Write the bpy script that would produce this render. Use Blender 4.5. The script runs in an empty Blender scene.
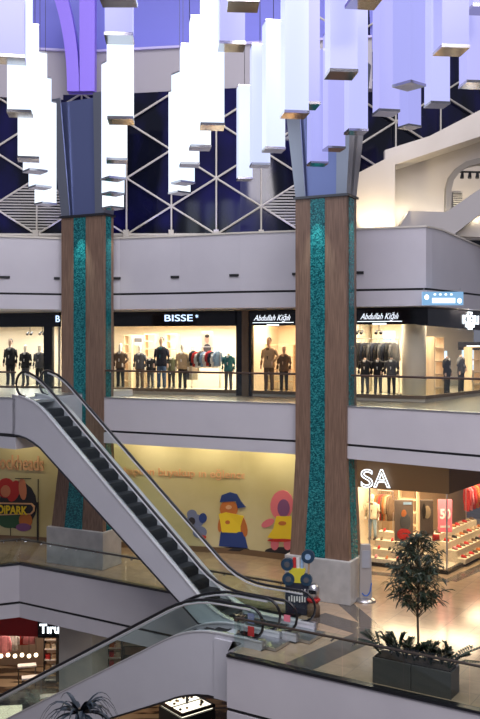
import bpy, math, random
from mathutils import Vector, Matrix
random.seed(7)
F = 900.0; EZ = 8.3; HY = 340.0
COL = bpy.context.scene.collection

# ------------------------------------------------------------------ measuring helpers
def K(px): return (px - 240.0) / F
def pz(px, py, z):
    d = F * (EZ - z) / (py - HY); return Vector((K(px) * d, d))
def pd(px, py, d): return Vector((K(px) * d, d, EZ - (py - HY) * d / F))
def ray(px, P, D):
    k = K(px); t = (k * P[1] - P[0]) / (D[0] - k * D[1]); return Vector((P[0] + t * D[0], P[1] + t * D[1]))
def V2(px, d): return Vector((K(px) * d, d))

# ------------------------------------------------------------------ materials
MATS = {}
def mat(name, color=(.5,.5,.5), rough=.5, metal=0.0, emit=None, estr=0.0, spec=.5):
    m = bpy.data.materials.new(name); m.use_nodes = True
    b = m.node_tree.nodes['Principled BSDF']
    b.inputs['Base Color'].default_value = (*color, 1)
    b.inputs['Roughness'].default_value = rough
    b.inputs['Metallic'].default_value = metal
    b.inputs['Specular IOR Level'].default_value = spec
    if emit:
        b.inputs['Emission Color'].default_value = (*emit, 1)
        b.inputs['Emission Strength'].default_value = estr
    MATS[name] = m; return m
def N(m, t, **kw):
    n = m.node_tree.nodes.new(t)
    for k, v in kw.items():
        if k in n.inputs: n.inputs[k].default_value = v
        else: setattr(n, k, v)
    return n
def L(m, a, ao, b, bi): m.node_tree.links.new(a.outputs[ao], b.inputs[bi])
def noisy(m, c1, c2, scale=(1,1,1), nscale=5, detail=4, p0=.3, p1=.7, bump=0.0, tex='ShaderNodeTexNoise'):
    b = m.node_tree.nodes['Principled BSDF']
    tc = N(m, 'ShaderNodeTexCoord'); mp = N(m, 'ShaderNodeMapping'); mp.inputs['Scale'].default_value = scale
    nt = N(m, tex); nt.inputs['Scale'].default_value = nscale
    if 'Detail' in nt.inputs: nt.inputs['Detail'].default_value = detail
    cr = N(m, 'ShaderNodeValToRGB')
    cr.color_ramp.elements[0].color = (*c1, 1); cr.color_ramp.elements[1].color = (*c2, 1)
    cr.color_ramp.elements[0].position = p0; cr.color_ramp.elements[1].position = p1
    L(m, tc, 'Object', mp, 'Vector'); L(m, mp, 'Vector', nt, 'Vector')
    L(m, nt, 0 if tex == 'ShaderNodeTexNoise' else 'Color', cr, 'Fac'); L(m, cr, 'Color', b, 'Base Color')
    if bump:
        bp = N(m, 'ShaderNodeBump'); bp.inputs['Strength'].default_value = bump
        L(m, nt, 0, bp, 'Height'); L(m, bp, 'Normal', b, 'Normal')
    return m

white = noisy(mat('white_panel', rough=.45), (.53,.51,.545), (.58,.56,.59), nscale=.6)
clad = noisy(mat('escalator_cladding', rough=.35), (.50,.50,.54), (.56,.56,.60), nscale=.5)
beige = noisy(mat('beige_plaster', rough=.7), (.58,.53,.46), (.64,.59,.52), nscale=.7)
groove = mat('black_groove', (.01,.01,.012), .5)
black = mat('black_gloss', (.012,.012,.016), .12)
blackm = mat('black_matte', (.02,.02,.022), .6)
rubber = mat('black_rubber', (.008,.008,.01), .28)
steel = mat('brushed_steel', (.62,.62,.65), .28, 1.0)
steeld = mat('dark_steel', (.10,.10,.11), .3, 1.0)
alu = mat('light_aluminium', (.78,.78,.80), .3, .5)
bright = mat('polished_edge', (.9,.9,.92), .18, 1.0)
capm = mat('mirror_cap', (.45,.44,.46), .12, 1.0)
capital = mat('capital_metal', (.30,.32,.38), .28, .85)
capital2 = mat('capital_metal_reflection_tint', (.20,.24,.46), .3, .8)  # bluish reflection on the capital core is put into the metal colour
wood = noisy(mat('wood_cladding', rough=.42), (.12,.072,.048), (.25,.155,.105), scale=(6,6,.25), nscale=6)
marblep = noisy(mat('plinth_marble', rough=.3), (.38,.37,.36), (.50,.49,.47), nscale=2.5, detail=8)
bronze = mat('bronze_frame', (.25,.17,.11), .4, .6)
tanw = mat('tan_wall', (.58,.42,.28), .7)
cream = mat('cream_wall', (.85,.77,.62), .7)
creamb = noisy(mat('shop_wood_panel', rough=.6), (.62,.45,.28), (.8,.63,.42), scale=(4,4,.3), nscale=3)
shopfloor = mat('shop_floor', (.6,.52,.42), .25)
skin = mat('mannequin_skin', (.62,.42,.32), .5)
hairm = mat('hair', (.03,.02,.015), .6)
shoe = mat('shoe_leather', (.03,.02,.018), .35)
redm = mat('red_fascia', (.42,.015,.02), .35)
truss = mat('truss_paint', (.62,.58,.50), .4)
louvre = mat('louvre_metal', (.42,.40,.36), .45, .4)
stem_m = mat('bark', (.10,.075,.05), .8)
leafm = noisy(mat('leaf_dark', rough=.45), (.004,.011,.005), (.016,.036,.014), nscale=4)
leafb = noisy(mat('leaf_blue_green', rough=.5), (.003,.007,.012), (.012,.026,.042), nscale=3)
soil = mat('soil', (.03,.02,.015), .9)
plantm = mat('planter_grey', (.075,.068,.06), .55)
stepm = noisy(mat('escalator_steps', rough=.6), (.007,.007,.009), (.014,.014,.017), nscale=40)
mural = noisy(mat('mural_yellow', rough=.55), (.50,.44,.22), (.64,.59,.36), nscale=.45, detail=5, bump=.04)
def fabric(n, c): return noisy(mat(n, rough=.85), tuple(x*.8 for x in c), c, nscale=12)
FAB = {k: fabric('fabric_'+k, c) for k, c in dict(navy=(.015,.02,.04), black=(.015,.015,.018), grey=(.10,.10,.11), brown=(.16,.10,.06),
      tan=(.50,.36,.22), jeans=(.07,.13,.24), lightjeans=(.30,.42,.52), cream=(.70,.60,.45), white=(.8,.78,.75), red=(.55,.03,.03),
      teal=(.02,.14,.16), orange=(.55,.17,.05), olive=(.12,.13,.07), pink=(.7,.25,.28), sky=(.3,.45,.65)).items()}

# blue LED light on dome and violet light on ribs, put into base colour
dome = mat('dome_blue_light_tint', (.22,.23,.72), .6)
violet = mat('rib_violet_light_tint', (.30,.20,.85), .5)
# night-dark facade glass
fg = noisy(mat('facade_glass_dark', rough=.08), (.004,.005,.012), (.012,.01,.10), scale=(1,1,.5), nscale=.55, detail=2, p0=.42, p1=.72)
# teal mosaic
mos = mat('teal_mosaic', rough=.18)
b = mos.node_tree.nodes['Principled BSDF']
tc = N(mos,'ShaderNodeTexCoord'); mp = N(mos,'ShaderNodeMapping'); mp.inputs['Scale'].default_value = (26,26,34)
vo = N(mos,'ShaderNodeTexVoronoi'); vo.inputs['Scale'].default_value = 1.0
sp = N(mos,'ShaderNodeSeparateColor'); cr = N(mos,'ShaderNodeValToRGB')
e = cr.color_ramp.elements; e[0].color=(.0,.04,.05,1); e[1].color=(.03,.26,.26,1); e[1].position=.95
x = e.new(.5); x.color=(.003,.11,.125,1)
L(mos,tc,'Object',mp,'Vector'); L(mos,mp,'Vector',vo,'Vector'); L(mos,vo,'Color',sp,'Color'); L(mos,sp,'Red',cr,'Fac'); L(mos,cr,'Color',b,'Base Color')
# polished stone floor
flo = mat('polished_stone', rough=.14, spec=.5)
b = flo.node_tree.nodes['Principled BSDF']
tc = N(flo,'ShaderNodeTexCoord'); mp = N(flo,'ShaderNodeMapping'); mp.inputs['Rotation'].default_value = (0,0,math.radians(32))
br = N(flo,'ShaderNodeTexBrick'); br.offset = 0; br.inputs['Scale'].default_value = 1.0
br.inputs['Color1'].default_value=(.47,.345,.23,1); br.inputs['Color2'].default_value=(.41,.30,.20,1); br.inputs['Mortar'].default_value=(.30,.24,.18,1)
br.inputs['Mortar Size'].default_value=.008; br.inputs['Brick Width'].default_value=.8; br.inputs['Row Height'].default_value=.8
ns = N(flo,'ShaderNodeTexNoise'); ns.inputs['Scale'].default_value = 3; ns.inputs['Detail'].default_value = 8
mx = N(flo,'ShaderNodeMix', data_type='RGBA', blend_type='MULTIPLY'); mx.inputs[0].default_value = .35
L(flo,tc,'Object',mp,'Vector'); L(flo,mp,'Vector',br,'Vector'); L(flo,tc,'Object',ns,'Vector'); L(flo,br,'Color',mx,6); L(flo,ns,0,mx,7); L(flo,mx,2,b,'Base Color')
inlay = mat('dark_stone_inlay', (.10,.085,.075), .12)
flo0 = noisy(mat('lower_floor_stone', rough=.12), (.05,.03,.02), (.30,.22,.14), scale=(.5,2.2,1), nscale=1.1, detail=2, p0=.45, p1=.56)  # reflection stripes on the dark floor are painted in as colour bands

def glass(name, tint=(.86,.95,.92), gl=.09, fr=.5):
    m = bpy.data.materials.new(name); m.use_nodes = True; nt = m.node_tree; nt.nodes.clear()
    o = N(m,'ShaderNodeOutputMaterial'); mix = N(m,'ShaderNodeMixShader'); tr = N(m,'ShaderNodeBsdfTransparent'); g = N(m,'ShaderNodeBsdfGlossy')
    tr.inputs['Color'].default_value = (*tint,1); g.inputs['Roughness'].default_value = .02; g.inputs['Color'].default_value = (.9,.95,1,1)
    lw = N(m,'ShaderNodeLayerWeight'); lw.inputs['Blend'].default_value = .25
    mu = N(m,'ShaderNodeMath', operation='MULTIPLY_ADD'); mu.inputs[1].default_value = fr; mu.inputs[2].default_value = gl
    L(m,lw,'Fresnel',mu,0); L(m,mu,0,mix,0); L(m,tr,0,mix,1); L(m,g,0,mix,2); L(m,mix,0,o,0)
    return m
rail_glass = glass('balustrade_glass', (.93,.975,.96), .02, .3); shop_glass = glass('shop_glass', (.98,.98,.97), .008, .12)

def emis(name, c, s):
    return mat(name, tuple(min(1, x*.08) for x in c), .3, 0, c, s)
tubeW = emis('tube_acrylic_white', (.84,.92,1.0), 1.35)
tubeW2 = emis('tube_acrylic_white_cool', (.74,.86,1.0), 1.25); tubeW3 = emis('tube_acrylic_white_pale', (.78,.85,1.0), 1.3)
tubeM = emis('tube_acrylic_mid', (.66,.74,1.0), 1.0); tubeM2 = emis('tube_acrylic_mid_pale', (.60,.67,1.0), .95)
tubeL2 = emis('tube_acrylic_lavender_pale', (.52,.54,1.0), .88); tubeL3 = emis('tube_acrylic_lavender_soft', (.43,.44,.95), .80)
tubeL = emis('tube_acrylic_lavender', (.46,.46,.95), .84)
signW = emis('sign_letters_white', (.85,.93,1.0), 2.2)
signS = emis('sign_script_white', (.85,.90,1.0), 1.3)
signB = emis('sign_letters_blue_white', (.55,.72,1.0), 1.9)
lampw = emis('warm_diffuser', (1.0,.80,.50), 4.0)
bluebox = emis('blue_lightbox', (.25,.50,.80), .8)
screen = emis('screen_light', (.55,.75,.95), 1.5)

# ------------------------------------------------------------------ mesh builder
class MB:
    def __init__(s): s.v = []; s.f = []
    def add(s, vs, fs):
        o = len(s.v); s.v += [tuple(v) for v in vs]; s.f += [tuple(i + o for i in f) for f in fs]; return s
    def box(s, c, size, rz=0, rot=None):
        hx, hy, hz = [x/2 for x in size]
        M = rot or Matrix.Rotation(rz, 3, 'Z')
        vs = [Vector(c) + M @ Vector((x, y, z)) for z in (-hz, hz) for x, y in ((-hx,-hy),(hx,-hy),(hx,hy),(-hx,hy))]
        return s.add(vs, [(3,2,1,0),(4,5,6,7),(0,1,5,4),(1,2,6,5),(2,3,7,6),(3,0,4,7)])
    def prism(s, poly, z0, z1):
        n = len(poly)
        a = sum(poly[i][0]*poly[(i+1)%n][1]-poly[(i+1)%n][0]*poly[i][1] for i in range(n))
        if a < 0: poly = poly[::-1]
        vs = [(p[0], p[1], z0) for p in poly] + [(p[0], p[1], z1) for p in poly]
        return s.add(vs, [tuple(range(n))[::-1], tuple(range(n, 2*n))] + [(i,(i+1)%n,(i+1)%n+n,i+n) for i in range(n)])
    def plate(s, pts, t):              # pts: 3D outline in an XZ-like plane, thickness t along +Y
        n = len(pts); B = [Vector(p) + Vector((0, t, 0)) for p in pts]
        return s.add(list(pts) + B, [tuple(range(n)), tuple(range(n, 2*n))[::-1]] + [(i,i+n,(i+1)%n+n,(i+1)%n) for i in range(n)])
    def loft(s, rings, cap=True, closed=True):
        n = len(rings[0]); vs = [p for r in rings for p in r]; fs = []
        for i in range(len(rings)-1):
            for j in range(n if closed else n-1):
                k = (j+1) % n; fs.append((i*n+j, i*n+k, (i+1)*n+k, (i+1)*n+j))
        if cap and closed: fs += [tuple(range(n))[::-1], tuple(range((len(rings)-1)*n, len(rings)*n))]
        return s.add(vs, fs)
    def ell(s, secs, n=12):            # stacked ellipses (x,y,z,rx,ry)
        return s.loft([[(x+rx*math.cos(2*math.pi*j/n), y+ry*math.sin(2*math.pi*j/n), z) for j in range(n)] for x,y,z,rx,ry in secs])
    def tube(s, path, r, n=8, flat=None):
        path = [Vector(p) for p in path]; rings = []
        for i, p in enumerate(path):
            t = (path[min(i+1, len(path)-1)] - path[max(i-1, 0)]).normalized()
            up = Vector((0,0,1)) if abs(t.z) < .98 else Vector((0,1,0))
            a = t.cross(up).normalized(); bb = a.cross(t).normalized()
            rr = r[i] if isinstance(r, (list, tuple)) else r
            fy = rr if flat is None else flat
            rings.append([p + a*rr*math.cos(2*math.pi*j/n) + bb*fy*math.sin(2*math.pi*j/n) for j in range(n)])
        return s.loft(rings)
    def ball(s, c, rx, ry=None, rz=None, n=12, m=7):
        ry = ry or rx; rz = rz or rx
        return s.ell([(c[0], c[1], c[2]-rz*math.cos(math.pi*(i+.12)/(m-.76)), rx*math.sin(math.pi*(i+.12)/(m-.76)), ry*math.sin(math.pi*(i+.12)/(m-.76))) for i in range(m)], n)
    def build(s, name, m, parent=None, smooth=False, loc=None, bevel=0):
        me = bpy.data.meshes.new(name)
        vs = s.v if loc is None else [(v[0]-loc[0], v[1]-loc[1], v[2]-loc[2]) for v in s.v]
        me.from_pydata(vs, [], s.f); me.materials.append(m); me.update()
        o = bpy.data.objects.new(name, me); COL.objects.link(o)
        if loc is not None: o.location = loc
        if parent: o.parent = parent
        if smooth: me.shade_smooth()
        if bevel:
            bv = o.modifiers.new('bevel', 'BEVEL'); bv.width = bevel; bv.segments = 2; bv.limit_method = 'ANGLE'
        return o

def tag(o, label=None, cat=None, group=None, kind=None):
    if label: o['label'] = label
    if cat: o['category'] = cat
    if group: o['group'] = group
    if kind: o['kind'] = kind
    return o
def empty(name, loc, label, cat, group=None, rz=0):
    o = bpy.data.objects.new(name, None); COL.objects.link(o); o.location = loc; o.rotation_euler = (0,0,rz)
    return tag(o, label, cat, group)
def struct(o): o['kind'] = 'structure'; return o
def offset(poly, t):
    out = []
    for i, p in enumerate(poly):
        p = Vector(p); ns = []
        if i > 0: d = (p - Vector(poly[i-1])).normalized(); ns.append(Vector((-d.y, d.x)))
        if i < len(poly)-1: d = (Vector(poly[i+1]) - p).normalized(); ns.append(Vector((-d.y, d.x)))
        n = sum(ns, Vector((0,0))).normalized(); out.append(p + n * (t / max(.4, n.dot(ns[0]))))
    return out
def ribbon(mb, poly, z0, z1, t0=0.0, t1=.2):
    A = offset(poly, t0); B = offset(poly, t1); n = len(poly)
    Z0 = z0 if isinstance(z0, (list,tuple)) else [z0]*n; Z1 = z1 if isinstance(z1, (list,tuple)) else [z1]*n
    return mb.loft([[(A[i].x,A[i].y,Z0[i]),(A[i].x,A[i].y,Z1[i]),(B[i].x,B[i].y,Z1[i]),(B[i].x,B[i].y,Z0[i])] for i in range(n)])
def text(body, loc, size, m, parent=None, name='lettering', rz=0, ext=.01, shear=0, bold=0, outline=0, width=None, align='LEFT'):
    c = bpy.data.curves.new(name, 'FONT'); c.body = body; c.size = size; c.extrude = ext; c.shear = shear; c.offset = bold; c.align_x = align
    if outline: c.fill_mode = 'NONE'; c.bevel_depth = outline; c.extrude = 0
    c.materials.append(m); o = bpy.data.objects.new(name, c); COL.objects.link(o)
    o.rotation_euler = (math.pi/2, 0, rz); o.location = loc
    if width:
        bpy.context.view_layer.update(); w = o.dimensions.x
        if w > 0: o.scale.x = width / w
    bpy.context.view_layer.update()
    me = bpy.data.meshes.new_from_object(o.evaluated_get(bpy.context.evaluated_depsgraph_get())); me.name = name
    L_, R_, S_ = o.location.copy(), o.rotation_euler.copy(), o.scale.copy()
    bpy.data.objects.remove(o); o = bpy.data.objects.new(name, me); COL.objects.link(o)
    if not me.materials: me.materials.append(m)
    o.location, o.rotation_euler, o.scale = L_, R_, S_
    if parent: o.parent = parent
    return o
def on_line(poly, px):
    for i in range(len(poly)-1):
        a, b_ = Vector(poly[i]), Vector(poly[i+1])
        p = ray(px, a, b_ - a); t = (p-a).dot(b_-a)/(b_-a).length_squared
        if -.001 <= t <= 1.001: return p, math.atan2((b_-a).y, (b_-a).x)
    raise ValueError(px)

# ------------------------------------------------------------------ plan of the place
Bpoly = [V2(-70,36.6), V2(100,32.9), V2(297,29.5), V2(344,28.55), V2(480,25.7), V2(560,24.2)]      # balcony edge
Upoly = [V2(-70,32.8), V2(0,33.2), V2(60,33.9), V2(120,33.8), V2(180,33.1), V2(240,32.2), V2(300,31.6), V2(350,31.1), V2(400,30.6), V2(426,30.3), V2(432,30.6), V2(442,31.3), V2(480,34.5), V2(540,41)]
Spoly = [V2(-70,40.3), V2(0,39.1), V2(113,37.6), V2(243,35.5), V2(297,34.5), V2(360,32.9), V2(425,31.9), V2(500,37.5), V2(540,41.5)]
Mpoly = [Vector((-22,40.6)), V2(0,37.35), V2(240,34.9), V2(306,33.6)]
SApoly = [V2(340,33.9), V2(369,33.2), V2(447,31.9), V2(480,34.4), V2(540,39.5)]
C2 = pz(228,655,0); TH = math.atan(.64)
E = Vector((math.cos(TH), -math.sin(TH))); NN = Vector((math.sin(TH), math.cos(TH)))
def uv(u, n): return C2 + E*u + NN*n
A1 = pz(20,564,0)
L1 = [Vector((-20.0,28.6)), pz(0,566,0), A1, A1 + E*(-(A1-C2).dot(E))]

# ------------------------------------------------------------------ setting: slabs and floors
fl = MB(); fl.prism([C2, uv(16,0), Vector((30,14)), Vector((30,48)), Vector((-30,48)), Vector((-30,28.6))] + L1, -.45, 0)
struct(fl.build('floor', flo))
fz = MB(); ribbon(fz, L1, -1.36, -.02, -.06, .25); ribbon(fz, L1, -1.95, -1.46, -.06, .25); struct(fz.build('wall_lower_fascia', white))
g_ = MB(); ribbon(g_, L1, -1.47, -1.35, .0, .2); struct(g_.build('trim_1', groove))
m_ = MB(); ribbon(m_, L1, -.02, .06, -.08, .1); struct(m_.build('trim_2', steeld))
LL2 = [uv(0,1.9), uv(0,0), uv(16,0)]
fz = MB(); ribbon(fz, LL2[1:], -1.36, -.02, -.05, .25); ribbon(fz, LL2[1:], -1.95, -1.46, -.05, .25)
struct(fz.build('wall_near_fascia', white))
m_ = MB(); ribbon(m_, LL2[1:], -1.47, -1.35, .0, .2); struct(m_.build('trim_3', groove))
m_ = MB(); ribbon(m_, LL2[1:], -.02, .05, -.09, .12); struct(m_.build('trim_4', steeld))
# soffit of level 1
so = MB(); so.prism([Vector((-30,48)), Vector((-30,28.6))] + [p for p in offset(L1,.25)] + [Vector((4,48))], -1.95, -1.85); struct(so.build('ceiling_lower', white))
# lower level floor
f0 = MB(); f0.prism([(-30,10),(30,10),(30,50),(-30,50)], -6.4, -6.1); struct(f0.build('floor_lower', flo0))
# dark inlays of the level 1 floor
il = MB()
def strip(p, q, w, h=.006):
    p, q = Vector(p), Vector(q); d = (q-p).normalized(); n = Vector((-d.y, d.x))*w/2
    il.prism([p-n, q-n, q+n, p+n], .001, h)
strip(pz(316,616,0), pz(376,634,0), .85); strip(pz(346,604,0), pz(376,630,0), .5, .004); strip(pz(376,632,0), pz(296,668,0), .8, .008)
strip(V2(345,33.0)+Vector((0,-.6)), V2(450,31.0), .45); strip(V2(450.5,31.0), V2(520,35.6), .45, .004)
struct(il.build('floor_inlay', inlay))

# level 2 slab and balcony faces
sl = MB(); sl.prism(offset(Bpoly,.2) + [Vector((22,24)), Vector((22,48)), Vector((-22,48)), Vector((-22,39))], 4.56, 6.1); struct(sl.build('floor_upper', mat('upper_floor_stone',(.09,.07,.055),.35)))
w = MB(); ribbon(w, Bpoly, 5.02, 6.18, 0, .25); struct(w.build('wall_balcony', white))
w = MB(); ribbon(w, Bpoly, 4.55, 4.94, -.02, .25); struct(w.build('wall_balcony_lower', white))
w = MB(); ribbon(w, Bpoly, 4.93, 5.03, .06, .2); struct(w.build('trim_5', groove))
w = MB(); ribbon(w, Bpoly, 6.18, 6.22, -.02, .28); struct(w.build('trim_6', steel))
# upper fascia
n = len(Upoly); zt = [12.1]*(n-2) + [11.85, 11.6]
w = MB(); ribbon(w, Upoly, 10.06, zt, 0, .5); struct(w.build('wall_upper_fascia', white))
w = MB(); ribbon(w, Upoly, 9.45, 9.98, -.03, .5); struct(w.build('wall_upper_fascia_lower', white))
w = MB(); ribbon(w, Upoly, 9.97, 10.07, .07, .45); struct(w.build('trim_7', groove))
w = MB(); ribbon(w, Upoly, zt, [z+.06 for z in zt], -.04, .5); struct(w.build('trim_8', truss))
c_ = MB(); c_.prism(offset(Upoly,.3) + [Vector((20,48)), Vector((-20,48))], 9.5, 9.9); struct(c_.build('ceiling', white))
c_ = MB(); c_.prism(offset(Upoly,.3)[:11] + [V2(520,44), V2(-70,44)], 11.7, 11.78); struct(c_.build('ceiling_ledge', beige))
for i, (px, ln) in enumerate([(3,14),(57,6),(117,8),(175,9),(234,10),(298,12),(360,7)]):
    p, a = on_line(Upoly, px); s_ = MB(); s_.box((p.x, p.y-.02, 10.62), (ln/28, .05, .09), a)
    o = s_.build('air_slot', groove, loc=(p.x, p.y, 10.62)); tag(o, ['black air slot in upper white band at far left edge','short black air slot just left of the left brown column','black air slot just right of the left brown column','black air slot between columns above the first big shop sign','black air slot halfway between the two brown columns','black air slot touching left side of the right brown column','black air slot in upper white band right of the right brown column'][i], 'air vent', 'air slots in the upper band')

# ------------------------------------------------------------------ mural wall
w = MB(); ribbon(w, Mpoly, 0, 4.56, 0, .3); mw = struct(w.build('wall_back', mural))
w = MB(); ribbon(w, [Mpoly[-1], V2(345,33.6)], 0, 4.56, 0, .3); struct(w.build('wall_pier', marblep))
cv = MB(); ribbon(cv, Mpoly, 4.36, 4.42, -.3, -.22); struct(cv.build('trim_9', lampw))
bs = MB(); ribbon(bs, Mpoly, 0, .22, -.05, 0); struct(bs.build('baseboard_back', bronze))
art = {k: mat('art_'+k, c, .5) for k, c in dict(red=(.50,.03,.03), skin=(.62,.22,.12), dark=(.02,.02,.03), green=(.03,.10,.05), yellow=(.80,.60,.03), blue=(.02,.05,.22),
       bluegrey=(.16,.20,.34), orange=(.50,.16,.04), pink=(.70,.18,.24), purple=(.20,.08,.22), gold=(.72,.50,.14), peach=(.70,.42,.24)).items()}
def mur(px, py, off=.0):
    p, a = on_line(Mpoly, px); nrm = Vector((math.sin(a), -math.cos(a)))
    q = p + nrm*off; return Vector((q.x, q.y, EZ - (py-HY)*p.y/F)), a
def blob(parent, name, pts, m, off, ppx=None):
    mb = MB(); P = [mur(x, y, off)[0] for x, y in pts]; B_ = [mur(x, y, 0.0)[0] for x, y in pts]; k = len(P)
    mb.add(P + B_, [tuple(range(k)), tuple(range(k, 2*k))[::-1]] + [(i, i+k, (i+1)%k+k, (i+1)%k) for i in range(k)])
    o = mb.build(name, m); o.parent = parent; return o
def ov(cx, cy, rx, ry, n=16, a=0):
    return [(cx+rx*math.cos(t)*math.cos(a)-ry*math.sin(t)*math.sin(a), cy+rx*math.cos(t)*math.sin(a)+ry*math.sin(t)*math.cos(a)) for t in [2*math.pi*i/n for i in range(n)]]
# emblem with the lettering (figures replaced by plain shapes)
em = empty('park_emblem', (0,0,0), 'large round park emblem with yellow lettering on the left part of the yellow wall', 'wall graphic')
for i, (nm, pts, m) in enumerate([('disc', ov(18,505,19,24), 'dark'), ('round_shape', ov(6,488,9,10), 'red'), ('ribbon_shape', ov(14,491,6,11,14,.3), 'red'),
        ('round_shape', ov(6,491,5,6), 'skin'), ('raised_shape', ov(23,489,3.8,11,14,-.1), 'skin'), ('lower_shape', ov(10,520,12,8), 'green'), ('lower_shape', ov(26,520,6.5,8), 'orange'), ('lower_shape', ov(24,527,7.5,4), 'purple')]):
    blob(em, nm, pts, art[m], .02 + .006*i)
blob(em, 'name_plate', [(-14,502),(32,503),(35.5,506),(35,511),(32,514),(-14,515.5)], art['peach'], .075)
blob(em, 'name_plate', [(-14,503.3),(31.5,504.2),(34,507),(33.6,510),(31,513),(-14,514.3)], art['dark'], .082)
p, a = mur(-1.5, 512.6, .09)
text('DiPARK', p, .47, art['yellow'], em, rz=a, bold=.014, width=1.36)
hd = empty('wall_lettering', (0,0,0), 'orange relief lettering high on the yellow wall left of the left column', 'wall lettering')
p, a = mur(-7, 468.5, .03); t_ = text('Rockheads', p, .86, art['peach'], hd, rz=a, bold=.012, width=2.3, ext=.02)
p, a = mur(124, 474, .03)
hd = empty('wall_lettering', (0,0,0), 'long line of orange relief lettering across the yellow wall between the columns', 'wall lettering')
text('kapının buyakup ın eğlence parkında', p, .42, art['peach'], hd, rz=a, bold=.006, width=6.75, ext=.02)
g1 = empty('wall_graphic', (0,0,0), 'small blue-grey rounded shape painted at the escalator side of the yellow wall', 'wall graphic', None)
for i, (nm, pts, m) in enumerate([('round_shape', ov(195,521,9,7), 'bluegrey'), ('round_shape', ov(192,514,5,4.5), 'bluegrey'), ('round_shape', ov(203,518,4,5), 'blue'), ('lower_shape', ov(200,532,7,6), 'bluegrey'), ('small_shape', ov(203,537,3.5,2), 'red'), ('small_shape', ov(192,521,3.5,4), 'dark')]):
    blob(g1, nm, pts, art[m], .02+.006*i)
g2 = empty('wall_graphic', (0,0,0), 'blue, orange and yellow stack of shapes painted in the middle of the yellow wall', 'wall graphic', None)
for i, (nm, pts, m) in enumerate([('base_shape', ov(233,550,17,3.2), 'dark'), ('lower_shape', [(221,531),(244,532),(248,548),(219,546)], 'blue'), ('side_shape', ov(243,526,4,11,12,-.25), 'orange'), ('side_shape', ov(221,524,2.8,8,12,.15), 'orange'), ('round_shape', ov(229,509,9,9), 'orange'),
        ('body_shape', [(219,514),(226,512),(236,514),(244,516),(241,526),(241,533),(222,532),(221,524)], 'yellow'), ('top_shape', [(220,502),(222,495),(230,492),(237,494),(241,501),(246,507),(238,508),(236,501)], 'blue'), ('small_shape', ov(228,522,2.4,2), 'orange'), ('small_shape', ov(229,507,3,2), 'peach')]):
    blob(g2, nm, pts, art[m], .02+.006*i)
g3 = empty('wall_graphic', (0,0,0), 'pink and yellow stack of shapes painted on the yellow wall beside the right column', 'wall graphic', None)
for i, (nm, pts, m) in enumerate([('base_shape', ov(281,551,16,4), 'dark'), ('top_shape', ov(282,505,11.5,15,16,.1), 'pink'), ('side_shape', ov(268,523,7,3.6,12,-.5), 'pink'), ('lower_shape', ov(275,544,4,6), 'pink'), ('lower_shape', ov(288,544,4,6), 'pink'), ('round_shape', ov(284,508,6,9), 'purple'),
        ('body_shape', [(277,516),(291,516),(294,530),(296,539),(284,541),(268,537),(274,528)], 'yellow'), ('hem_shape', ov(281,540,13,1.6), 'red'), ('small_shape', ov(283,523,4,2.2), 'orange')]):
    blob(g3, nm, pts, art[m], .02+.006*i)
# door outline in the mural
dr = MB()
for x0,y0,x1,y1 in [(16,478,38.5,479),(38.2,479,38.8,541),(10.6,512,11.2,541)]:
    a0,_ = mur(x0,y0,.03); a1,_ = mur(x1,y1,.03); dr.box(((a0.x+a1.x)/2,(a0.y+a1.y)/2,(a0.z+a1.z)/2),(max(.03,abs(a1.x-a0.x)),.03,max(.03,abs(a0.z-a1.z))))
for x0,y0,x1,y1 in [(37.6,502,38.9,541)]:
    a0,_ = mur(x0,y0,.04); a1,_ = mur(x1,y1,.04); dr.box(((a0.x+a1.x)/2,(a0.y+a1.y)/2,(a0.z+a1.z)/2),(.08,.05,abs(a0.z-a1.z)))
struct(dr.build('door_1', blackm))

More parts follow.
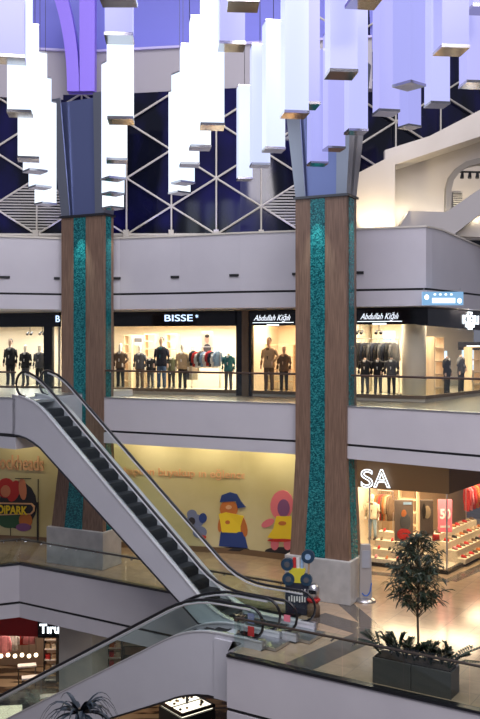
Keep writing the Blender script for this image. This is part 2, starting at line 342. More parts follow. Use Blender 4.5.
# ------------------------------------------------------------------ columns
ea = Vector((K(344)*28.5-K(100)*32.9, 28.5-32.9)).normalized(); na = Vector((-ea.y, ea.x))
def column(corner, label, w=1.76, dp=.9, zc=12.85, fl_=.3):
    root = empty('clad_column', (corner.x, corner.y, 0), label, 'column', 'brown and teal atrium columns')
    def rect(l, r, f, bk, z): # l: left extension, r: right, f: forward
        return [corner + ea*(r) - na*f, corner - ea*(w+l) - na*f, corner - ea*(w+l) + na*(dp+bk), corner + ea*r + na*(dp+bk)], z
    def ring(q): return [(p.x, p.y, q[1]) for p in q[0]]
    lo = (root.location.x, root.location.y, 0)
    mb = MB(); mb.loft([ring(rect(fl_, .12, fl_*.7, .1, 1.35)), ring(rect(0,0,0,0,4.5)), ring(rect(0,0,0,0,zc))]); o = mb.build('shaft', wood, root, loc=lo); o.location = (0,0,0)
    def strip_(f0, f1, side):
        pts = []
        for (l, r, f, bk, z) in ((fl_,.12,fl_*.7,.1,1.36),(0,0,0,0,4.5),(0,0,0,0,zc-.02)):
            q, _ = rect(l, r, f, bk, z)
            if side == 'f': A_, B_, out = q[1], q[0], -na
            else: A_, B_, out = q[0], q[3], ea
            a_ = A_.lerp(B_, f0); b_ = A_.lerp(B_, f1)
            if z < 2 and side=='f': a_ = A_.lerp(B_, f0-.04); b_ = A_.lerp(B_, f1+.02)
            pts.append([(*(a_+out*.02),z),(*(b_+out*.02),z),(*(b_-out*.05),z),(*(a_-out*.05),z)])
        s_ = MB(); s_.loft(pts); o = s_.build('mosaic_strip', mos, root, loc=lo); o.location = (0,0,0)
    strip_(.30,.585,'f'); strip_(.22,.72,'s')
    # joints of the front cladding boards
    mb = MB(); mb.loft([ring(rect(fl_+.13,.22,fl_*.7+.13,.2,0)), ring(rect(fl_+.13,.22,fl_*.7+.13,.2,1.36))]); o = mb.build('plinth', marblep, root, loc=lo, bevel=.02); o.location=(0,0,0)
    mb = MB(); mb.loft([ring(rect(.06,.06,.06,.06,zc)), ring(rect(.06,.06,.06,.06,zc+.08))]); o = mb.build('collar', steeld, root, loc=lo); o.location=(0,0,0)
    # flared capital: a core and four petals
    zt_ = zc + 4.4
    mb = MB(); mb.loft([ring(rect(-.15,-.15,-.12,-.1,zc+.08)), ring(rect(.05,.05,.1,.1,zt_-.1))]); o = mb.build('capital_core', capital2, root, loc=lo); o.location=(0,0,0)
    for (sx, sy) in ((0,0),(1,0),(0,1),(1,1)):
        bq, _ = rect(0,0,0,0,0); tq, _ = rect(.38,.38,.35,.35,0)
        i0 = {(0,0):1,(1,0):0,(0,1):2,(1,1):3}[(sx,sy)]; iN = {1:0,0:1,2:3,3:2}[i0]; iD = {1:2,2:1,0:3,3:0}[i0]
        rings = []
        for q, z, wf in ((bq, zc+.08, .20), (tq, zt_, .22)):
            c0 = q[i0]; c1 = c0.lerp(q[iN], wf); c2 = c0.lerp(q[iD], .62)
            inn = c1 + (c2-c0); th = .05
            dN = (q[iN]-q[i0]).normalized(); dD = (q[iD]-q[i0]).normalized()
            rings.append([(*c1,z),(*c0,z),(*c2,z),(*(c2+dN*th),z),(*(c0+dN*th+dD*th),z),(*(c1+dD*th),z)])
        pm = MB(); pm.loft(rings); o = pm.build('capital_petal', capital, root, loc=lo); o.location=(0,0,0)
    return root
cor2 = V2(346.5, 28.38); cor1 = V2(103.5, 32.78)
column(cor1, 'left brown wood and teal mosaic column rising behind the escalator', w=1.93, dp=.62)
column(cor2, 'right brown wood and teal mosaic column on marble plinth beside the lower shop', fl_=.15)

# ------------------------------------------------------------------ glass balustrades
def balustrade(name, poly, z0, z1, label, rail_z, rail_m, inset=.08, step=1.3, knobs=True, rail_off=0.0):
    root = empty(name, (poly[0][0], poly[0][1], z0), label, 'railing')
    P = offset(poly, inset); PR = offset(poly, inset + rail_off)
    lo = root.location
    gm = []
    for i in range(len(P)-1):
        a_, b_ = P[i], P[i+1]; ln = (b_-a_).length; k = max(1, round(ln/step))
        for j in range(k):
            p = a_.lerp(b_, (j+.008*1)/k); q = a_.lerp(b_, (j+1-.008)/k)
            m = MB(); ribbon(m, [p, q], z0, z1, 0, .015); o = m.build('glass_panel', rail_glass, root, loc=lo); o.location=(0,0,0)
            if knobs:
                for t in (.18, .82):
                    c = p.lerp(q, t); kb = MB(); d_ = (q-p).normalized(); nr = Vector((-d_.y, d_.x))
                    kb.tube([(c.x-nr.x*.03, c.y-nr.y*.03, rail_z-.05),(c.x+nr.x*rail_off, c.y+nr.y*rail_off, rail_z-.04)], .02, 6)
                    o = kb.build('rail_bracket', steel, root, loc=lo); o.location=(0,0,0)
    r = MB(); r.tube([(p.x,p.y,rail_z) for p in PR], .035, 8); o = r.build('handrail', rail_m, root, loc=lo); o.location=(0,0,0)
    return root
railbrown = mat('rail_brown', (.06,.035,.025), .35)
c1r = (cor1 - ea*1.9); 
balustrade('glass_balustrade', [Bpoly[0], on_line(Bpoly, -12)[0]], 6.2, 7.12, 'upper glass balustrade at the far left edge behind the escalator top', 7.18, railbrown)
balustrade('glass_balustrade', [on_line(Bpoly,104)[0]+na*0, on_line(Bpoly,296)[0]], 6.2, 7.12, 'upper glass balustrade running between the two brown columns', 7.18, railbrown)
balustrade('glass_balustrade', [on_line(Bpoly,350)[0], Bpoly[4], Bpoly[5]], 6.2, 7.12, 'upper glass balustrade right of the right brown column', 7.18, railbrown)
balustrade('glass_balustrade', [L1[0]+Vector((4,1.4)), L1[1], L1[2], L1[2].lerp(L1[3], .96)], .05, .98, 'glass balustrade on the white edge in front of the left column plinth', .88, railbrown, rail_off=.07)
balustrade('glass_balustrade', [uv(.12,0), uv(16,0)], .05, 1.08, 'foreground glass balustrade in front of the planter, with brown handrail', .95, railbrown, rail_off=.1, step=1.6)
balustrade('glass_balustrade', [uv(.1,.5), uv(.1,.06)], .05, 1.05, 'short glass end panel beside the escalator newel', .93, railbrown, knobs=False)

# ------------------------------------------------------------------ escalators
def escalator(root, O, D, W, prof, depth_below, s_newel_lo, lowsign, top_ext=0, bottom=None):
    """O: plan origin on the near plane, D: plan direction of s, W: plan vector near->far, prof: [(s, z)] of the deck."""
    lo = root.location
    def P(s_, z, w_): q = O + D*s_ + W*w_; return Vector((q.x, q.y, z))
    def fin(mb, nm, m, smooth=False, par=None):
        o = mb.build(nm, m, root if par is None else par, smooth=smooth, loc=lo); o.location = (0,0,0); return o
    wt = W.length
    under = bottom
    for w0, w1 in ((0, .09/wt), (1-.17/wt, 1)):
        c = MB(); c.loft([[P(s_, z, w0), P(s_, z, w1), P(s_, under(s_, z), w1), P(s_, under(s_, z), w0)] for s_, z in prof]); fin(c, 'side_cladding', clad)
        d = MB(); d.loft([[P(s_, z, w0-.02), P(s_, z+.035, w0-.02), P(s_, z+.035, w1+.02), P(s_, z, w1+.02)] for s_, z in prof]); fin(d, 'deck_trim', alu)
        t = MB(); t.loft([[P(s_, under(s_,z)-.04, w0-.02), P(s_, under(s_,z)+.02, w0-.02), P(s_, under(s_,z)+.02, w1), P(s_, under(s_,z)-.04, w1)] for s_, z in prof]); fin(t, 'lower_edge_trim', steeld)
    # underside
    u_ = MB(); u_.loft([[P(s_, under(s_,z)+.0, 0.02), P(s_, under(s_,z)+.05, .02), P(s_, under(s_,z)+.05, .98), P(s_, under(s_,z), .98)] for s_, z in prof]); fin(u_, 'underside', clad)
    H = .86
    for wc in (.075/wt, 1-.075/wt):
        g = MB(); s0, s1 = prof[0][0]+.42, prof[-1][0]-.42
        def zat(s_):
            for i in range(len(prof)-1):
                if prof[i][0] <= s_ <= prof[i+1][0]:
                    t = (s_-prof[i][0])/(prof[i+1][0]-prof[i][0]); return prof[i][1]*(1-t)+prof[i+1][1]*t
            return prof[0][1] if s_ < prof[0][0] else prof[-1][1]
        ss = sorted([s0, s1] + [p[0] for p in prof if s0 < p[0] < s1]); rings = []; path = []
        R = H/2
        for k in range(9):      # rounded newel at start
            a_ = math.pi*(1.0*k/8); dz = -math.cos(a_)*R; dx = math.sin(a_)*R*.95
            path.append(P(s0-dx, zat(s0)+R+.02+dz, wc))
        for s_ in ss: path.append(P(s_, zat(s_)+H+.02, wc))
        for k in range(9):
            a_ = math.pi*k/8; dz = math.cos(a_)*R; dx = math.sin(a_)*R*.95
            path.append(P(s1+dx, zat(s1)+R+.02+dz, wc))
        # glass panel: outline between deck and handrail
        def gl(points):
            q0 = .008/wt
            g.loft([[p0 + Vector((W.x,W.y,0))*(-q0), p1 + Vector((W.x,W.y,0))*(-q0), p1 + Vector((W.x,W.y,0))*q0, p0 + Vector((W.x,W.y,0))*q0] for p0, p1 in points])
        pr = []
        for k in range(4, -1, -1):
            a_ = math.pi/2*(k/4); pr.append((P(s0-math.sin(a_)*R*.93, zat(s0)+R-math.cos(a_)*R*.97+.02, wc), P(s0-math.sin(a_)*R*.93, zat(s0)+R+math.cos(a_)*R*.97, wc)))
        for s_ in ss[1:-1]: pr.append((P(s_, zat(s_)+.02, wc), P(s_, zat(s_)+H-.01, wc)))
        for k in range(5):
            a_ = math.pi/2*(k/4); pr.append((P(s1+math.sin(a_)*R*.93, zat(s1)+R-math.cos(a_)*R*.97+.02, wc), P(s1+math.sin(a_)*R*.93, zat(s1)+R+math.cos(a_)*R*.97, wc)))
        gl(pr); fin(g, 'glass_panel', rail_glass)
        h = MB(); h.tube(path, .04, 8); fin(h, 'handrail', rubber, True)
        r_ = MB(); r_.tube([p - Vector((0,0,.085)) for p in path[9:-9]], .028, 6); fin(r_, 'rail_guide', alu)
    # inner skirts
    for wc in (.12/wt, 1-.16/wt):
        k_ = MB(); k_.loft([[P(s_, z+.03, wc), P(s_, z+.03, wc+.04/wt), P(s_, z-.32, wc+.04/wt), P(s_, z-.32, wc)] for s_, z in prof]); fin(k_, 'skirt_panel', bright)
    # steps
    st = MB(); tot = prof[-1][0]-prof[0][0]; pts = []; s_ = prof[0][0]+1.1; last = None
    zs = []
    sN = int((tot-1.6)/.4); seq = []
    for i in range(sN):
        a_ = prof[0][0]+.8+i*.4; z_ = (zat(a_)+zat(a_+.4))/2 - .12
        seq += [(a_, z_), (a_+.4, z_)]
    st.loft([[P(a_, z_, .13/wt), P(a_, z_, 1-.17/wt), P(a_, z_-.1, 1-.17/wt), P(a_, z_-.1, .13/wt)] for a_, z_ in seq]); fin(st, 'steps', stepm)
    for e0, e1 in ((prof[0][0]-.35, prof[0][0]+.85), (prof[-1][0]-.85, prof[-1][0]+.35)):
        lp = MB(); zz = zat((e0+e1)/2)-.15
        lp.loft([[P(a_, zz-.05, .13/wt), P(a_, zz+.03, .13/wt), P(a_, zz+.03, 1-.17/wt), P(a_, zz-.05, 1-.17/wt)] for a_ in (e0, e1)]); fin(lp, 'comb_plate', steel)
        for wc in (.075/wt, 1-.075/wt):
            nb = MB(); c0 = P(e0+.55 if e0 < prof[0][0] else e1-.55, zz-.02, wc)
            nb.box((c0.x,c0.y,zat(e0)-.02), (.5,.13,.16), math.atan2(D.y,D.x)); fin(nb, 'newel_base', steel)
    return P

# escalator A : down from the upper level (left) to level 1
pA = Vector((K(296)*24.6, 24.6)); DA = -E
nA = NN*1.22
def planeA(px, P0): q = ray(px, P0, DA); return (q-P0).dot(DA), q
sa1, q1 = planeA(185, pA); za1 = EZ-(580-HY)*q1.y/F
sa2, q2 = planeA(44, pA); za2 = EZ-(411.5-HY)*q2.y/F
slope = (za2-za1)/(sa2-sa1)
s_low = sa1-(za1-.22)/slope; zTop = 6.42; s_top = sa1+(zTop-za1)/slope
def arc(prof_pts, r=.9):      # round the two bends
    out = [prof_pts[0]]
    for i in range(1, len(prof_pts)-1):
        a_, b_, c_ = Vector(prof_pts[i-1]), Vector(prof_pts[i]), Vector(prof_pts[i+1])
        p0 = b_+(a_-b_).normalized()*r; p2 = b_+(c_-b_).normalized()*r
        for t in [0,.2,.4,.6,.8,1]: out.append(tuple(p0.lerp(b_, t).lerp(b_.lerp(p2, t), t)))
    out.append(prof_pts[-1]); return out
profA = arc([(-.0, .22), (s_low, .22), (s_top, zTop), (s_top+.8, zTop)])
rootA = empty('escalator', (pA.x, pA.y, 0), 'long escalator climbing from the tiled floor up to the upper shops at left', 'escalator')
slA = slope
def botA(s_, z):
    if s_ < s_low-.6: return max(.02, z-.2)
    return max(.0, z-1.32)
escalator(rootA, pA, DA, nA, profA, 1.3, 0, 1, bottom=botA)
# landing bridge from the escalator top to the upper balcony
eb = pA + DA*(s_top+.75)
lb = MB(); P4 = [eb + NN*0.02, eb + nA*.98, eb + nA*.98 + DA*.0 + NN*6, eb + NN*8 + DA*6, eb + DA*9 - NN*1.5, eb + DA*5 ]
lb.prism([eb, eb+NN*1.25, eb+NN*6.2, eb+DA*8+NN*3.2, eb+DA*8], 5.12, 6.3)
struct(lb.build('floor_landing', clad))
lt = MB(); lt.prism([eb-NN*.02, eb+NN*6.2, eb+DA*8+NN*3.2, eb+DA*8-NN*.02], 6.3, 6.34); struct(lt.build('trim_10', steel))
lt = MB(); lt.prism([eb+NN*.02+DA*.02, eb+NN*6, eb+DA*8+NN*3, eb+DA*8+NN*.02], 5.0, 5.12); struct(lt.build('trim_11', groove))
lt = MB(); lt.prism([eb-NN*.0, eb+NN*6, eb+DA*8+NN*3, eb+DA*8-NN*.0], 4.6, 5.0); struct(lt.build('ceiling_landing', clad))
balustrade('glass_balustrade', [eb+DA*8, eb+DA*.1], 6.34, 7.15, 'short upper glass balustrade at left end of the escalator landing', 7.2, railbrown, inset=.1)

# escalator B : from level 1 down to the lower level (bottom left)
pB = Vector((K(262)*24.0, 24.0)); nB = NN*1.06
sb1, q1 = planeA(190, pB); 
sb2, q2 = planeA(0, pB); zb2 = EZ-(695-HY)*q2.y/F - .9
zB0 = .22; slB = (zb2-zB0)/(sb2-sb1)
sEnd = sb1 + (-5.9-zB0)/slB
profB = arc([(0, zB0), (sb1, zB0), (sEnd, -5.9), (sEnd+1.5, -5.9)], 1.0)
rootB = empty('escalator', (pB.x, pB.y, 0), 'lower escalator running down to the bottom left, ending beside the foreground balustrade', 'escalator')
def botB(s_, z):
    if s_ < 1.2: return z-.2
    return max(z-1.75, -6.1) if s_ > sb1+.3 else -1.55 if s_ < sb1-.3 else z-1.75
escalator(rootB, pB, DA, nB, profB, 1.5, 0, 1, bottom=botB)
for rt_, O_, W_, pxs in ((rootB, pB, nB, ((251,618,'bluegrey'),(251,631,'red'))), (rootA, pA, nA, ((287,618,'pink'),))):
    for px, py, cc in pxs:
        q_ = ray(px, O_ + W_*.03, DA); m = MB(); m.box((q_.x, q_.y-.03, EZ-(py-HY)*q_.y/F), (.2,.015,.26 if cc != 'pink' else .18), math.atan2(E.y,E.x)); o = m.build('notice_sticker', art[cc], rt_, loc=rt_.location); o.location = (0,0,0)
bl = MB(); bl.prism([uv(0,0)-E*0, uv(0,.62), uv(0,2.0), uv(-.9,2.0), uv(-.9,.66), uv(0,.64)], -1.55, .1); struct(bl.build('floor_landing_block', clad))

# ------------------------------------------------------------------ upper shops
back = offset(Spoly, 3.2)
w = MB(); ribbon(w, back, 6.1, 9.5, 0, .2); struct(w.build('wall_shop_back', cream))
w = MB(); ribbon(w, Spoly, 6.1, 6.22, 0, 3.2); struct(w.build('floor_shop', shopfloor))
w = MB(); ribbon(w, Spoly, 9.38, 9.5, .15, 3.2); struct(w.build('ceiling_shop', cream))
def span(px0, px1, line=Spoly):
    p0, _ = on_line(line, px0); p1, _ = on_line(line, px1)
    mid = [Vector(q) for q in line if px0+1 < 240+F*q[0]/q[1] < px1-1]
    return [p0] + mid + [p1]
Z0s, Z1s = 6.22, 8.86
wi = 0
for px0, px1 in ((-65,45),(53,61.5),(113,237),(252,298),(352,418),(418,520)):
    wi += 1; sp_ = span(px0, px1)
    m = MB(); ribbon(m, sp_, Z0s, Z1s, .0, .02); o = struct(m.build('window_%d' % wi, shop_glass))
    fr = MB(); ribbon(fr, sp_, Z0s-.02, Z0s+.1, -.04, .08); o2 = fr.build('window_sill', bronze); o2.parent = o
for i, (px0, px1, m_, z1_, t0) in enumerate(((45,53,black,9.45,-.12),(61.5,113,black,9.45,0),(237,243.5,black,9.45,-.1),(243.5,250,bronze,9.45,-.16),(250,252.5,black,9.45,-.1),(298,352,creamb,9.45,0))):
    m = MB(); ribbon(m, span(px0,px1), 6.1, z1_, t0, .12); struct(m.build('wall_shop_pier_%d' % (i+1), m_))
for px in (57, 245, 330):
    p, a_ = on_line(Spoly, px); q, _ = on_line(back, px)
    m = MB(); nrm = Vector((-math.sin(a_), math.cos(a_))); ribbon(m, [p+nrm*.2, p+nrm*3.15], 6.1, 9.4, -.06, .06); struct(m.build('wall_shop_partition', cream))
def signboard(px0, px1, label, parts, m=black, zb=8.86):
    p0, a_ = on_line(Spoly, (px0+px1)/2); root = empty('shop_sign', (p0.x, p0.y, 8.85), label, 'shop sign')
    s_ = MB(); ribbon(s_, span(px0,px1), zb, 9.46, -.18, .0); o = s_.build('sign_board', m, root, loc=root.location); o.location = (0,0,0)
    for (body, px, py, size, mm, wd, kw) in parts:
        p, aa = on_line(Spoly, px); nr = Vector((math.sin(aa), -math.cos(aa))); q = p + nr*.21; 
        if body == '__bar':
            bar = MB(); bar.box((q.x, q.y, EZ-(py-HY)*q.y/F), (wd, .02, size), aa); o = bar.build('emblem_bar', mm, root, loc=root.location); o.location=(0,0,0); continue
        o = text(body, (q.x-root.location.x, q.y-root.location.y, EZ-(py-HY)*q.y/F-8.85), size, mm, root, rz=aa, width=wd, **kw)
    return root
signboard(-65,61, 'plain black sign band above the far left shop window', [('B', 57.5, 322, .40, signB, None, {})])
signboard(113,237, 'black sign band reading BISSE in bluish white letters', [('BISSE', 166, 321.3, .38, signB, 1.24, {}), ('*', 197.5, 320, .3, signB, None, {})])
signboard(252,298, 'black sign band with white script lettering left of the right column', [('Abdullah Kiğılı', 256, 320.6, .31, signS, 1.55, dict(shear=.45, ext=.004)), ('__bar', 275, 322.6, .018, signW, 1.72, {}), ('__bar', 275, 325, .05, signW, .5, {})])
signboard(352,418, 'black sign band with white script lettering right of the right column', [('Abdullah Kiğılı', 362, 319.3, .31, signS, 1.42, dict(shear=.45, ext=.004)), ('__bar', 381, 321.4, .018, signW, 1.65, {}), ('__bar', 381, 323.8, .05, signW, .5, {})])
sgr = signboard(418,520, 'black sign band with blocky white logo at the far right', [('KİĞILI', 457.5, 323.5, .46, signW, 1.5, dict(bold=.012)), ('__bar', 465, 325.8, .12, signW, .8, {}), ('__bar', 465, 328.3, .10, signW, .4, {}), ('__bar', 465, 312.5, .05, signW, .35, {}), ('__bar', 477, 319, .42, signW, .06, {})], zb=[8.84,8.80,8.62,8.6][:len(span(418,520))])

# blue lit box hung under the upper band
p, a_ = on_line(Upoly, 424); c0 = pd(442.5, 298.5, 29.7)
bx = empty('hanging_lightbox', (c0.x, c0.y, c0.z), 'pale blue lit box sign hung on the upper band near the right edge', 'lit sign')
m = MB(); m.box((0,0,0), (1.34,.16,.44), 0); m.build('housing', bluebox, bx)
m = MB(); m.box((.02,-.09,-.07), (.76,.02,.17)); m.build('centre_panel', emis('panel_white',(.75,.9,1),1.5), bx)
for i in range(4): m = MB(); m.box((-.27+i*.18,-.09,.13),(.07,.02,.05)); m.build('small_mark', signW, bx)
for sx in (-1,1): m = MB(); m.ball((.54*sx,-.09,-.02-.06*sx),.075,.02,.085); m.build('side_mark', signW, bx)
for sx in (-.6,.6): m = MB(); m.tube([(sx,.05,.2),(sx,.05,.35)],.012,6); m.build('hanger', steel, bx)

# ------------------------------------------------------------------ mannequins and goods
def arm(mb, sh, el, wr, r0=.066, r1=.046):
    mb.tube([sh, Vector(sh).lerp(Vector(el),.5), el, Vector(el).lerp(Vector(wr),.5), wr], [r0*1.15, r0, r0*.85, r1*1.05, r1], 8)
def mannequin(x, y, z, label, jacket, trousers, head=True, shirt='white', h=1.86, rz=0, hair=True, pose=0, group='mannequins in the shop windows', headm=None):
    h *= 1.08; root = empty('mannequin', (x,y,z), label, 'mannequin', group, rz); s = h/1.86
    S = lambda v: tuple(c*s for c in v)
    m = MB(); m.ell([(0,0,.0,.2,.2),(0,0,.02,.2,.2)],16); m.build('stand_base', steel, root)
    for sx in (-1,1):
        m = MB(); m.ell([(sx*.11*s,-.05*s,.02,.05,.13),(sx*.11*s,-.04*s,.07,.045,.11),(sx*.11*s,.02*s,.12,.045,.055)]); m.build('shoe', shoe, root, True)
    m = MB()
    for sx in (-1,1):
        m.ell([(sx*a*s, b_*s, c*s, r*s, r2*s) for a,b_,c,r,r2 in ((.115,0.0,.09,.062,.07),(.11,.01,.3,.062,.072),(.105,-.01,.52,.072,.08),(.095,0,.75,.088,.1),(.085,0,.92,.095,.12))])
    m.ell([(0,0,z_*s,rx*s,ry*s) for z_,rx,ry in ((.86,.165,.12),(.95,.18,.125),(1.05,.165,.115))]); m.build('trousers', FAB[trousers], root, True)
    m = MB(); m.ell([(0,0,z_*s,rx*s,ry*s) for z_,rx,ry in ((.84,.215,.145),(.95,.21,.145),(1.1,.19,.13),(1.25,.215,.14),(1.4,.23,.135),(1.48,.19,.11),(1.53,.09,.08))],14)
    for sx in (-1,1):
        if pose == 1 and sx == 1: arm(m, S((.2,0,1.44)), S((.33,.02,1.2)), S((.2,-.12,1.02)))
        else: arm(m, S((sx*.2,0,1.44)), S((sx*.27,.02,1.17)), S((sx*.27,-.05,.92)))
    jk = m.build('jacket', FAB[jacket], root, True)
    m = MB(); m.add([S(v) for v in ((-.06,-.12,1.5),(.06,-.12,1.5),(.012,-.142,1.12),(-.012,-.142,1.12),(-.05,-.05,1.53),(.05,-.05,1.53),(.01,-.1,1.1),(-.01,-.1,1.1))],[(0,1,2,3),(4,0,3,7),(1,5,6,2),(4,5,1,0),(7,6,5,4),(3,2,6,7)]); m.build('shirt', FAB[shirt], root)
    for sx in (-1,1):
        m = MB(); cx = (sx*.27, -.06, .88) if not (pose==1 and sx==1) else (.17,-.14,1.0)
        m.ell([((cx[0])*s,cx[1]*s,(cx[2]-.1)*s,.018*s,.03*s),(cx[0]*s,cx[1]*s,(cx[2]-.05)*s,.028*s,.045*s),(cx[0]*s,cx[1]*s,(cx[2]+.05)*s,.028*s,.032*s)],8); m.build('hand', headm or skin, root, True)
    m = MB(); m.ell([(0,0,1.5*s,.055*s,.055*s),(0,-.005*s,1.6*s,.05*s,.055*s)])
    if head:
        m.ell([(0,-.015*s+o_*s,z_*s,rx*s,ry*s) for z_,rx,ry,o_ in ((1.585,.03,.035,-.03),(1.61,.05,.065,-.02),(1.67,.066,.085,-.005),(1.73,.073,.095,.005),(1.79,.07,.09,.01),(1.835,.048,.065,.012),(1.855,.015,.02,.012))],14)
        m.ell([(0,-.118*s,1.675*s,.014*s,.012*s),(0,-.112*s,1.72*s,.008*s,.008*s)],6)
        for sx in (-1,1): m.ball((sx*.074*s,0,1.7*s),.012*s,.02*s,.03*s,8,5)
    m.build('head' if head else 'neck', headm or skin, root, True)
    if head and hair:
        m = MB(); m.ell([(0,.02*s,z_*s,rx*s,ry*s) for z_,rx,ry in ((1.72,.074,.085),(1.78,.081,.098),(1.84,.066,.082),(1.875,.03,.04))],12); m.build('hair', hairm, root, True)
    return root
def at(px, off, line=Spoly, z=6.24):
    p, a_ = on_line(line, px); n_ = Vector((-math.sin(a_), math.cos(a_)))
    q = p + n_*off; q = q * ((K(px)*0+1))
    # keep the pixel column: slide along the ray
    return Vector((K(px)*q.y, q.y, z)), a_
pale = mat('mannequin_pale', (.75,.70,.62), .45)
for px, off, jk, tr, kw, lb_ in [
    (10.5,.7,'black','black',dict(h=1.95,headm=skin),'mannequin in long black coat near the far left escalator top'),
    (25.5,.9,'black','grey',dict(h=1.72,hair=False,headm=pale),'mannequin in open dark jacket, middle one of the far left window'),
    (39.5,.8,'grey','black',dict(h=1.72,hair=False,headm=pale),'mannequin in charcoal jacket beside the black pier at far left'),
    (120.5,.6,'brown','black',dict(h=1.78,hair=False,headm=pale,pose=1),'mannequin in light brown jacket right beside the left column'),
    (140,.8,'grey','brown',dict(h=1.72,hair=False,headm=pale),'mannequin in grey-brown jacket, second from the left column'),
    (150.5,1.0,'black','grey',dict(h=1.45,head=False),'short headless mannequin in dark jacket just left of the navy blazer'),
    (171.5,1.2,'olive','black',dict(h=1.5,head=False),'short headless mannequin in olive jacket just right of the navy blazer'),
    (161.5,.6,'navy','jeans',dict(h=2.02,shirt='teal'),'tall mannequin in navy blazer and blue jeans under the first lit sign'),
    (182.5,.7,'tan','black',dict(h=1.78,hair=False,headm=pale),'mannequin in tan jacket and black trousers beside the navy blazer one'),
    (228.5,.9,'teal','grey',dict(h=1.62,head=False),'headless mannequin in teal coat at the right end of the wide window'),
    (269,.55,'tan','brown',dict(h=2.0,pose=1,shirt='brown'),'tall mannequin in sand coat in the window left of the right column'),
    (284,.75,'brown','black',dict(h=1.7,hair=False,shirt='tan'),'shorter mannequin in brown coat right next to the sand coat one'),
    (365,.6,'black','grey',dict(h=1.5,head=False),'headless mannequin in black coat right beside the right column'),
    (378,.7,'black','grey',dict(h=1.5,head=False,pose=1),'headless mannequin in black coat, middle of window before white pillar'),
    (391.5,.6,'grey','black',dict(h=1.52,head=False),'headless mannequin in charcoal coat just left of the white pillar'),
    (447,.7,'black','black',dict(h=1.55,head=False),'headless mannequin in black coat just right of the white pillar'),
    (461,.6,'grey','black',dict(h=1.6,head=False,pose=1),'headless mannequin in grey coat near the far right screen')]:
    q, a_ = at(px, off); mannequin(q.x, q.y, 6.24, lb_, jk, tr, rz=a_, **kw)

# white round pillar at the right shop
q, _ = at(414, 1.0); pr = MB(); pr.ell([(q.x,q.y,6.22,.44,.44),(q.x,q.y,9.38,.44,.44)],28); o = pr.build('round_pillar', cream, None, True, loc=(q.x,q.y,6.2))
tag(o, 'round white pillar between the dark coats and the far right window', 'pillar')

def garment(px, off, zc, h, fab, label, cat='garment', group=None, line=Spoly, wd=.3, sleeves=True, ang=.9):
    q, a_ = at(px, off, line); root = empty('hanging_garment', (q.x, q.y, zc), label, cat, group, a_ + ang)
    m = MB(); m.ell([(0,0,-h,wd*.52,.055),(0,0,-h*.6,wd*.48,.07),(0,0,-h*.25,wd*.52,.075),(0,0,-.06,wd*.45,.05),(0,0,0,wd*.14,.035)],12)
    if sleeves:
        for sx in (-1,1): m.tube([(sx*wd*.42,0,-.08),(sx*wd*.56,0,-h*.4),(sx*wd*.58,-.02,-h*.72)],[.05,.05,.042],8)
    m.build('cloth', FAB[fab], root, True)
    m = MB(); m.tube([(-wd*.3,0,-.03),(0,0,.03),(0,0,.08),(.02,0,.12),(.0,0,.14)],.006,5); m.build('hanger', steeld, root)
    return root
def rack(px0, px1, off, z, label, line=Spoly, z0=6.22):
    a0,_ = at(px0, off, line, z); a1,_ = at(px1, off, line, z); root = empty('clothes_rack', (a0.x,a0.y,z0), label, 'clothes rack')
    d_ = a1-a0
    m = MB(); m.tube([(0,0,z-z0),(d_.x,d_.y,z-z0)],.02,8); m.build('hanging_bar', steel, root)
    for t in (0,1): m = MB(); m.tube([(d_.x*t,d_.y*t,0),(d_.x*t,d_.y*t,z-z0+.02)],.02,8); m.build('post', steel, root)
    return root
rack(192,220,.9,8.02,'steel clothes rack full of small shirts in the wide window')
cols = ['navy','red','white','grey','sky','white','red','navy','white','sky']
nm = dict(navy='navy',red='red',white='white',grey='grey',sky='pale blue')
places = ['first','second','third','fourth','fifth','sixth','seventh','eighth','ninth','tenth']
for i, c in enumerate(cols): garment(193.5+i*2.7, .9, 7.86-(i%3)*.04, .62, c, '%s shirt hanging %s from the left on the wide window rack' % (nm[c], places[i]), 'shirt', 'shirts on the wide window rack', wd=.34)
for i in range(3): garment(189+i*2.2, 1.1, 7.75, 1.1, ['white','grey','cream'][i], ['long white coat','long grey coat','long cream coat'][i]+' behind the tan jacket mannequin', 'coat', 'long coats in the wide window', wd=.4)
rack(356,399,1.7,8.35,'rear steel rack of dark suits in the window left of the white pillar')
for i in range(11): garment(358+i*3.6, 1.7, 8.2, .95, ['black','grey','navy'][i%3], '%s suit jacket hanging %s from the left on the dark rack' % (['black','grey','navy'][i%3], (places+['eleventh'])[i]), 'jacket', 'dark suits on the rear rack', wd=.42)
def shelfunit(px0, px1, off, zs, label, m, depth=.35, line=Spoly, z0=6.22):
    a0,aa = at(px0, off, line); a1,_ = at(px1, off, line); c = (a0+a1)/2; w_ = (a1-a0).length
    root = empty('shelf_unit', (c.x, c.y, z0), label, 'shelf', None, aa)
    for z in zs: mb = MB(); mb.box((0,0,z-z0),(w_,depth,.04)); mb.build('shelf_board', m, root)
    for sx in (-.5,.5): mb = MB(); mb.box((sx*w_,0,(max(zs)-z0)/2),(.04,depth,max(zs)-z0)); mb.build('side_panel', m, root)
    return root
shelfunit(126,133,2.4,(6.5,6.9,7.3,7.7,8.1,8.5),'tall wooden shelf at the back behind the light brown jacket', creamb)
shelfunit(146,157,2.5,(6.5,6.85,7.2,7.55,7.9,8.25,8.55),'wide pale shelf at the back left of the navy blazer', creamb)
shelfunit(168,178,2.5,(6.5,6.85,7.2,7.55,7.9,8.25,8.55),'pale back shelf right of the navy blazer mannequin', creamb)
shelfunit(430,440,2.3,(6.5,7.0,7.5,8.0,8.4),'back shelf just right of the white pillar', creamb)
shelfunit(468,478,2.3,(6.5,7.0,7.5,8.0),'back shelf at the far right of the upper shop', creamb)
